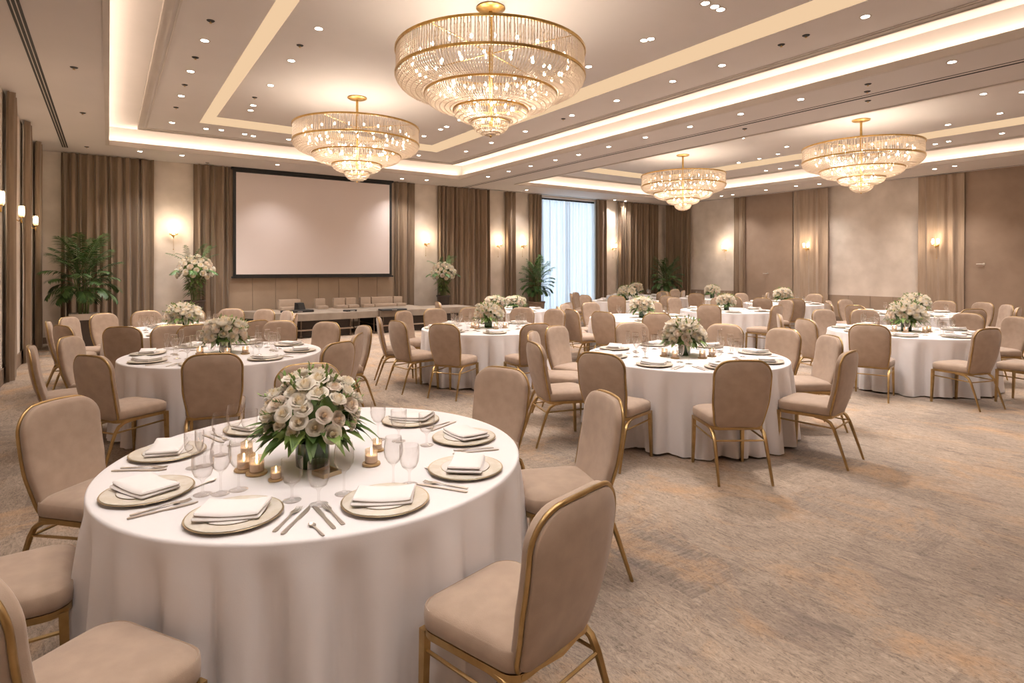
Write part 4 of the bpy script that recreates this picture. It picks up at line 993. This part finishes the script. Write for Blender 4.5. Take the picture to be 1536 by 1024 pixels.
# ------------------------------------------------------------------ chandeliers
def make_chandelier():
    t = thing('crystal_chandelier', 'x', 'chandelier', group='tiered crystal chandeliers')
    rnd = random.Random(5)
    # z = 0 at the ceiling
    mb = MB(); mb.lathe([(.001, 0), (.16, 0), (.165, -.015), (.14, -.03), (.05, -.045), (.001, -.045)], 36); mb.build('canopy', M['brass'], t)
    mb = MB(); mb.tube([(0, 0, -.04), (0, 0, -1.35)], .022, 12)
    for k in range(4):
        a = k * pi / 2 + .4; mb.tube([(.02 * cos(a), .02 * sin(a), -.52), (1.05 * cos(a), 1.05 * sin(a), -.535)], .007, 6)
    mb.build('stem', M['brass'], t)
    for R, z, w in ((1.06, -.535, .014), (1.06, -.805, .014), (.742, -1.0, .011), (.418, -1.165, .010), (.215, -1.292, .007)):
        mb = MB(); n = 72
        mb.rings([[((R + a) * cos(2 * pi * j / n), (R + a) * sin(2 * pi * j / n), z + b) for j in range(n)] for a, b in ((-.008, -w), (.010, -w), (.010, w), (-.008, w), (-.008, -w))])
        mb.build('ring', M['brass'], t, angle=40)
    def strand(mb, pts, r):
        mb.tube(pts, r, 4, cap=False)
        L = sum((Vector(pts[i + 1]) - Vector(pts[i])).length for i in range(len(pts) - 1)); nb = int(L / .045)
        for q in range(nb):
            f = (q + .5) / nb * (len(pts) - 1); k = min(len(pts) - 2, int(f)); p = Vector(pts[k]).lerp(Vector(pts[k + 1]), f - k); w = r * 1.9
            mb.add([p + Vector(v) * w for v in ((1, 0, 0), (0, 1, 0), (-1, 0, 0), (0, -1, 0), (0, 0, 1.5), (0, 0, -1.5))], [(0, 1, 4), (1, 2, 4), (2, 3, 4), (3, 0, 4), (1, 0, 5), (2, 1, 5), (3, 2, 5), (0, 3, 5)])
    def tier(n, f, r, name):
        mb = MB()
        for i in range(n):
            a = 2 * pi * (i + rnd.uniform(-.15, .15)) / n; strand(mb, [(R * cos(a), R * sin(a), z) for R, z in f], r)
        o = mb.build(name, M['crystal'], t, smooth=False); o['kind'] = 'stuff'
    def arc(R0, z0, R1, z1, k=7): return [(R1 + (R0 - R1) * cos(pi / 2 * i / k), z0 + (z1 - z0) * sin(pi / 2 * i / k)) for i in range(k + 1)]
    tier(190, [(1.05, -.53), (1.05, -.62), (1.05, -.71), (1.05, -.80)], .0055, 'crystal_drum')
    tier(120, [(.94, -.55), (.94, -.68), (.94, -.80)], .0055, 'crystal_drum')
    tier(200, arc(1.058, -.81, .745, -.985), .0055, 'crystal_bowl')
    tier(150, arc(.742, -1.005, .425, -1.15), .0055, 'crystal_bowl')
    tier(96, arc(.418, -1.17, .215, -1.29), .0055, 'crystal_bowl')
    tier(56, arc(.215, -1.295, .02, -1.44), .0055, 'crystal_basket')
    mb = MB(); mb.tube([(0, 0, -1.34), (0, 0, -1.46)], .006, 6); mb.sphere((0, 0, -1.46), .014, 8, 6); mb.build('finial', M['brass'], t)
    bm = MB(); bm.lathe([(.001, -.024), (.010, -.019), (.015, -.006), (.015, .005), (.008, .018), (.001, .025)], 8); bme = bm.mesh('bulb', M['bulb'])
    for R, z, n in ((.88, -.66, 24), (.62, -.72, 14), (.80, -.84, 20), (.48, -.92, 12), (.52, -1.03, 14), (.24, -1.16, 9), (.09, -1.28, 4)):
        for i in range(n):
            a = 2 * pi * (i + .5 * (n % 3)) / n; link('bulb', bme, t, (R * cos(a), R * sin(a), z))
    remember(t); return t
CHN = [(3.57, 5.62, 'largest crystal chandelier, nearest the camera at top centre'), (3.55, 9.9, 'crystal chandelier hanging left of the largest one, before the screen'),
       (12.35, 10.1, 'smallest crystal chandelier, hanging deep in the room near the window'), (12.35, 5.7, 'crystal chandelier at the right, over the right wall curtains')]
ch0 = make_chandelier()
for i, (x, y, lb) in enumerate(CHN):
    if i == 0: ch0.location = (x, y, Z3); ch0['label'] = lb
    else: dup(ch0, (x, y, Z3), .3 * i, lb)

# ------------------------------------------------------------------ downlights
def make_dl():
    t = thing('recessed_downlight', 'x', 'ceiling light', group='recessed downlights')
    mb = MB(); mb.lathe([(.043, -.001), (.060, -.004), (.066, -.001), (.066, .004), (.043, .004)], 24); mb.build('trim_ring', M['ceiling_trim'], t)
    mb = MB(); mb.lathe([(.0005, -.0022), (.044, -.0022)], 20)
    mb.f = [tuple(reversed(f)) for f in mb.f]
    mb.build('lens', M['lens'], t)
    remember(t); return t
ROWS = [
 ('left stepped field of the main tray', Z2, [(307, 61), (286, 107), (272, 144), (258, 184)]),
 ('far stepped field of the main tray', Z2, [(309, 193), (332, 195), (367, 201), (380, 204), (433, 209), (628, 233)]),
 ('right stepped field of the main tray', Z2, [(1298, 25), (1083, 98), (1009, 122), (925, 151), (858, 173), (788, 197), (737, 214), (699, 227)]),
 ('left of the big chandelier in the main tray', Z3, [(478, 43), (437, 91), (406, 128), (380, 158), (376, 165.5)]),
 ('right of the big chandelier in the main tray', Z3, [(1058, 5), (1072, 10), (1081, 14.5), (976, 58.5), (966, 60.5), (883, 100), (690, 180), (670, 190), (661, 194), (636, 204)]),
 ('soffit between the two trays', ZC, [(1428, 93), (1201, 149), (1111, 171), (1035, 190), (968, 206), (913, 220), (868, 232), (833, 240), (796, 249), (763, 257), (732, 265)]),
 ('soffit along the back wall', ZC, [(210, 227), (273, 233), (416, 247), (640, 270), (603, 268), (790, 285), (922, 300), (938, 301.5)]),
 ('soffit along the right wall', ZC, [(1432, 249), (1402, 253.5), (1342, 261), (1229, 276), (1194, 279), (1149, 285), (1099, 292), (1082, 294)]),
 ('right stepped field of the right tray', Z2, [(1503, 200), (1423, 212), (1403, 216), (1195, 248), (1170, 253), (1149, 256)]),
 ('left stepped field of the right tray', Z2, [(1336, 156), (1146, 197), (1066, 213), (917, 247)]),
 ('centre of the right tray', Z3, [(1534, 138), (1475, 141), (1434, 134), (1403, 141), (1500, 170), (1422, 187), (1114, 207), (1108, 207.5), (1180, 220), (1167, 231), (1139, 238), (1108, 244)]),
]
ORD = ['nearest', 'second', 'third', 'fourth', 'fifth', 'sixth', 'seventh', 'eighth', 'ninth', 'tenth', 'eleventh', 'twelfth']
dl0 = make_dl(); dl_used = False; dl_pts = []
for nm, z, pts in ROWS:
    ps = sorted((W(u, v, z) for u, v in pts), key=lambda p: p[0] * SY + p[1] * CY)
    for i, (x, y) in enumerate(ps):
        lb = 'lit downlight, %s in the row %s' % (ORD[i], nm if nm[:5] in ('left ', 'right') and 'chandelier' in nm else 'on the ' + nm)
        if not dl_used: dl_used = True; dl0.location = (x, y, z); dl0['label'] = lb
        else: dup(dl0, (x, y, z), 0, lb)
        dl_pts.append((x, y, z))
FRONT = [(1.0, y, Z2) for y in (4.9, 3.1, 1.3, -.5)] + [(2.2, y, Z3) for y in (4.2, 2.6, 1.0, -.6)] + [(5.6, y, Z3) for y in (2.4, .8, -.6)] + [(7.25, y, Z2) for y in (1.6, .1, -1.4)] + \
        [(-.4, y, ZC) for y in (3.2, .8, -1.6)] + [(9.0, y, ZC) for y in (1.8, .2, -1.6)] + [(12.0, y, Z3) for y in (2.6, .6, -.8)] + [(14.2, y, Z3) for y in (2.2, .6)] + [(17.8, y, ZC) for y in (3.2, 1.4, -.6)]  # rows continued out of view, added to light the near tables
for x, y, z in FRONT:
    dup(dl0, (x, y, z), 0, 'added unseen recessed downlight in the front part of the ceiling, above or behind the viewpoint'); dl_pts.append((x, y, z))
# sprinklers and detectors: small dark marks in the ceiling
def make_det():
    t = thing('ceiling_sprinkler', 'x', 'sprinkler', group='ceiling sprinklers')
    mb = MB(); mb.lathe([(.001, -.008), (.036, -.008), (.045, 0)], 18); mb.build('escutcheon', M['slot'], t)
    mb = MB(); mb.lathe([(.001, -.03), (.016, -.03), (.016, -.027), (.005, -.026), (.005, -.008)], 12); mb.build('head', M['brass'], t)
    remember(t); return t
dt0 = make_det(); du = False
for u, v, z, lb in [(316, 31, Z2, 'near the left end of the main tray front row'), (293, 86, Z2, 'between the first two left downlights of the main tray'), (277, 127, Z2, 'between the second and third left downlights'), (264, 161, Z2, 'between the third and fourth left downlights'),
        (450, 68, Z3, 'between the two nearest downlights left of the big chandelier'), (382, 146, Z3, 'near the pair of downlights left of the far chandelier'), (111, 101, ZC, 'on the left soffit nearest the camera'), (124, 169, ZC, 'in the middle of the left soffit'), (130, 220, ZC, 'at the back of the left soffit'),
        (1302, 126, ZC, 'on the soffit between trays at right'), (1301, 137, ZC, 'beside the track line on the soffit between trays'), (1302, 151, ZC, 'dark round, right above the right chandelier'), (1117, 193, ZC, 'on the soffit above the small chandelier'), (1172, 67, Z2, 'large dark, on the right step of the main tray'),
        (1209, 53, Z2, 'beside the large dark one on the right step'), (845, 178, Z2, 'by the middle downlights of the right step'), (1281, 262, ZC, 'right of the right chandelier on the far soffit'), (311, 244, ZC, 'above the left edge of the screen')]:
    x, y = W(u, v, z); lb = 'small ceiling sprinkler ' + lb
    if not du: du = True; dt0.location = (x, y, z); dt0['label'] = lb
    else: dup(dt0, (x, y, z), 0, lb)

# ------------------------------------------------------------------ light
def light(kind, loc, power, col, **kw):
    d = bpy.data.lights.new(kind.lower() + '_light', kind); d.energy = power; d.color = col
    rot = kw.pop('rot', None)
    for a, b in kw.items(): setattr(d, a, b)
    o = bpy.data.objects.new(d.name, d); C.objects.link(o); o.location = loc
    if rot: o.rotation_euler = rot
    return o
WARM = (1, .87, .75); WARM2 = (1, .918, .865)
COVE = 3.3                                            # watts per metre of cove strip
for R in (T1R, T2R):
    lx, ly = R[1] - R[0], R[3] - R[2]; cx, cy = (R[0] + R[1]) / 2, (R[2] + R[3]) / 2; z = ZC + .085; o = .085
    for (x, y, L, alongx) in ((R[0] - o, cy, ly, 0), (R[1] + o, cy, ly, 0), (cx, R[2] - o, lx, 1), (cx, R[3] + o, lx, 1)):
        light('AREA', (x, y, z), COVE * L, (1, .80, .61), shape='RECTANGLE', size=L if alongx else .05, size_y=.05 if alongx else L, rot=(pi, 0, 0))
DL = 112.0
for x, y, z in dl_pts:
    light('SPOT', (x, y, z - .03), DL * ((.68 if x < 3.5 else .42) if (x, y, z) in FRONT else 1), WARM2, spot_size=radians(108), spot_blend=1.0, shadow_soft_size=.05)
for x, y, _ in CHN:
    for a in range(4):
        light('POINT', (x + .46 * cos(a * pi / 2 + .3), y + .46 * sin(a * pi / 2 + .3), Z3 - .86), 9.5, WARM, shadow_soft_size=.12)
    light('POINT', (x, y, Z3 - 1.02), 13, WARM, shadow_soft_size=.12)
for x, y, z in lamp_pts:
    light('POINT', (x, y, z), 9, (1, .78, .55), shadow_soft_size=.04)

w = bpy.data.worlds.new('World'); SC.world = w; w.use_nodes = True; nt = w.node_tree
bg = nt.nodes['Background']; bg.inputs[1].default_value = 1.0
sky = nt.nodes.new('ShaderNodeTexSky'); sky.sky_type = 'HOSEK_WILKIE'; sky.sun_direction = (.3, -.5, .6); sky.turbidity = 3
mixn = nt.nodes.new('ShaderNodeMix'); mixn.data_type = 'RGBA'; mixn.inputs[0].default_value = .25
mixn.inputs[6].default_value = (.78, .92, 1.0, 1)
nt.links.new(sky.outputs[0], mixn.inputs[7]); nt.links.new(mixn.outputs[2], bg.inputs[0]); bg.inputs[1].default_value = 4.2

SC.view_settings.view_transform = 'Standard'; SC.view_settings.look = 'None'; SC.view_settings.gamma = 1.0
SC.view_settings.use_curve_mapping = False; SC.view_settings.exposure = 0.42
cy_ = SC.cycles
cy_.max_bounces = 7; cy_.diffuse_bounces = 4; cy_.glossy_bounces = 3; cy_.transmission_bounces = 4; cy_.transparent_max_bounces = 24
cy_.caustics_reflective = False; cy_.caustics_refractive = False
cy_.sample_clamp_indirect = 4.0
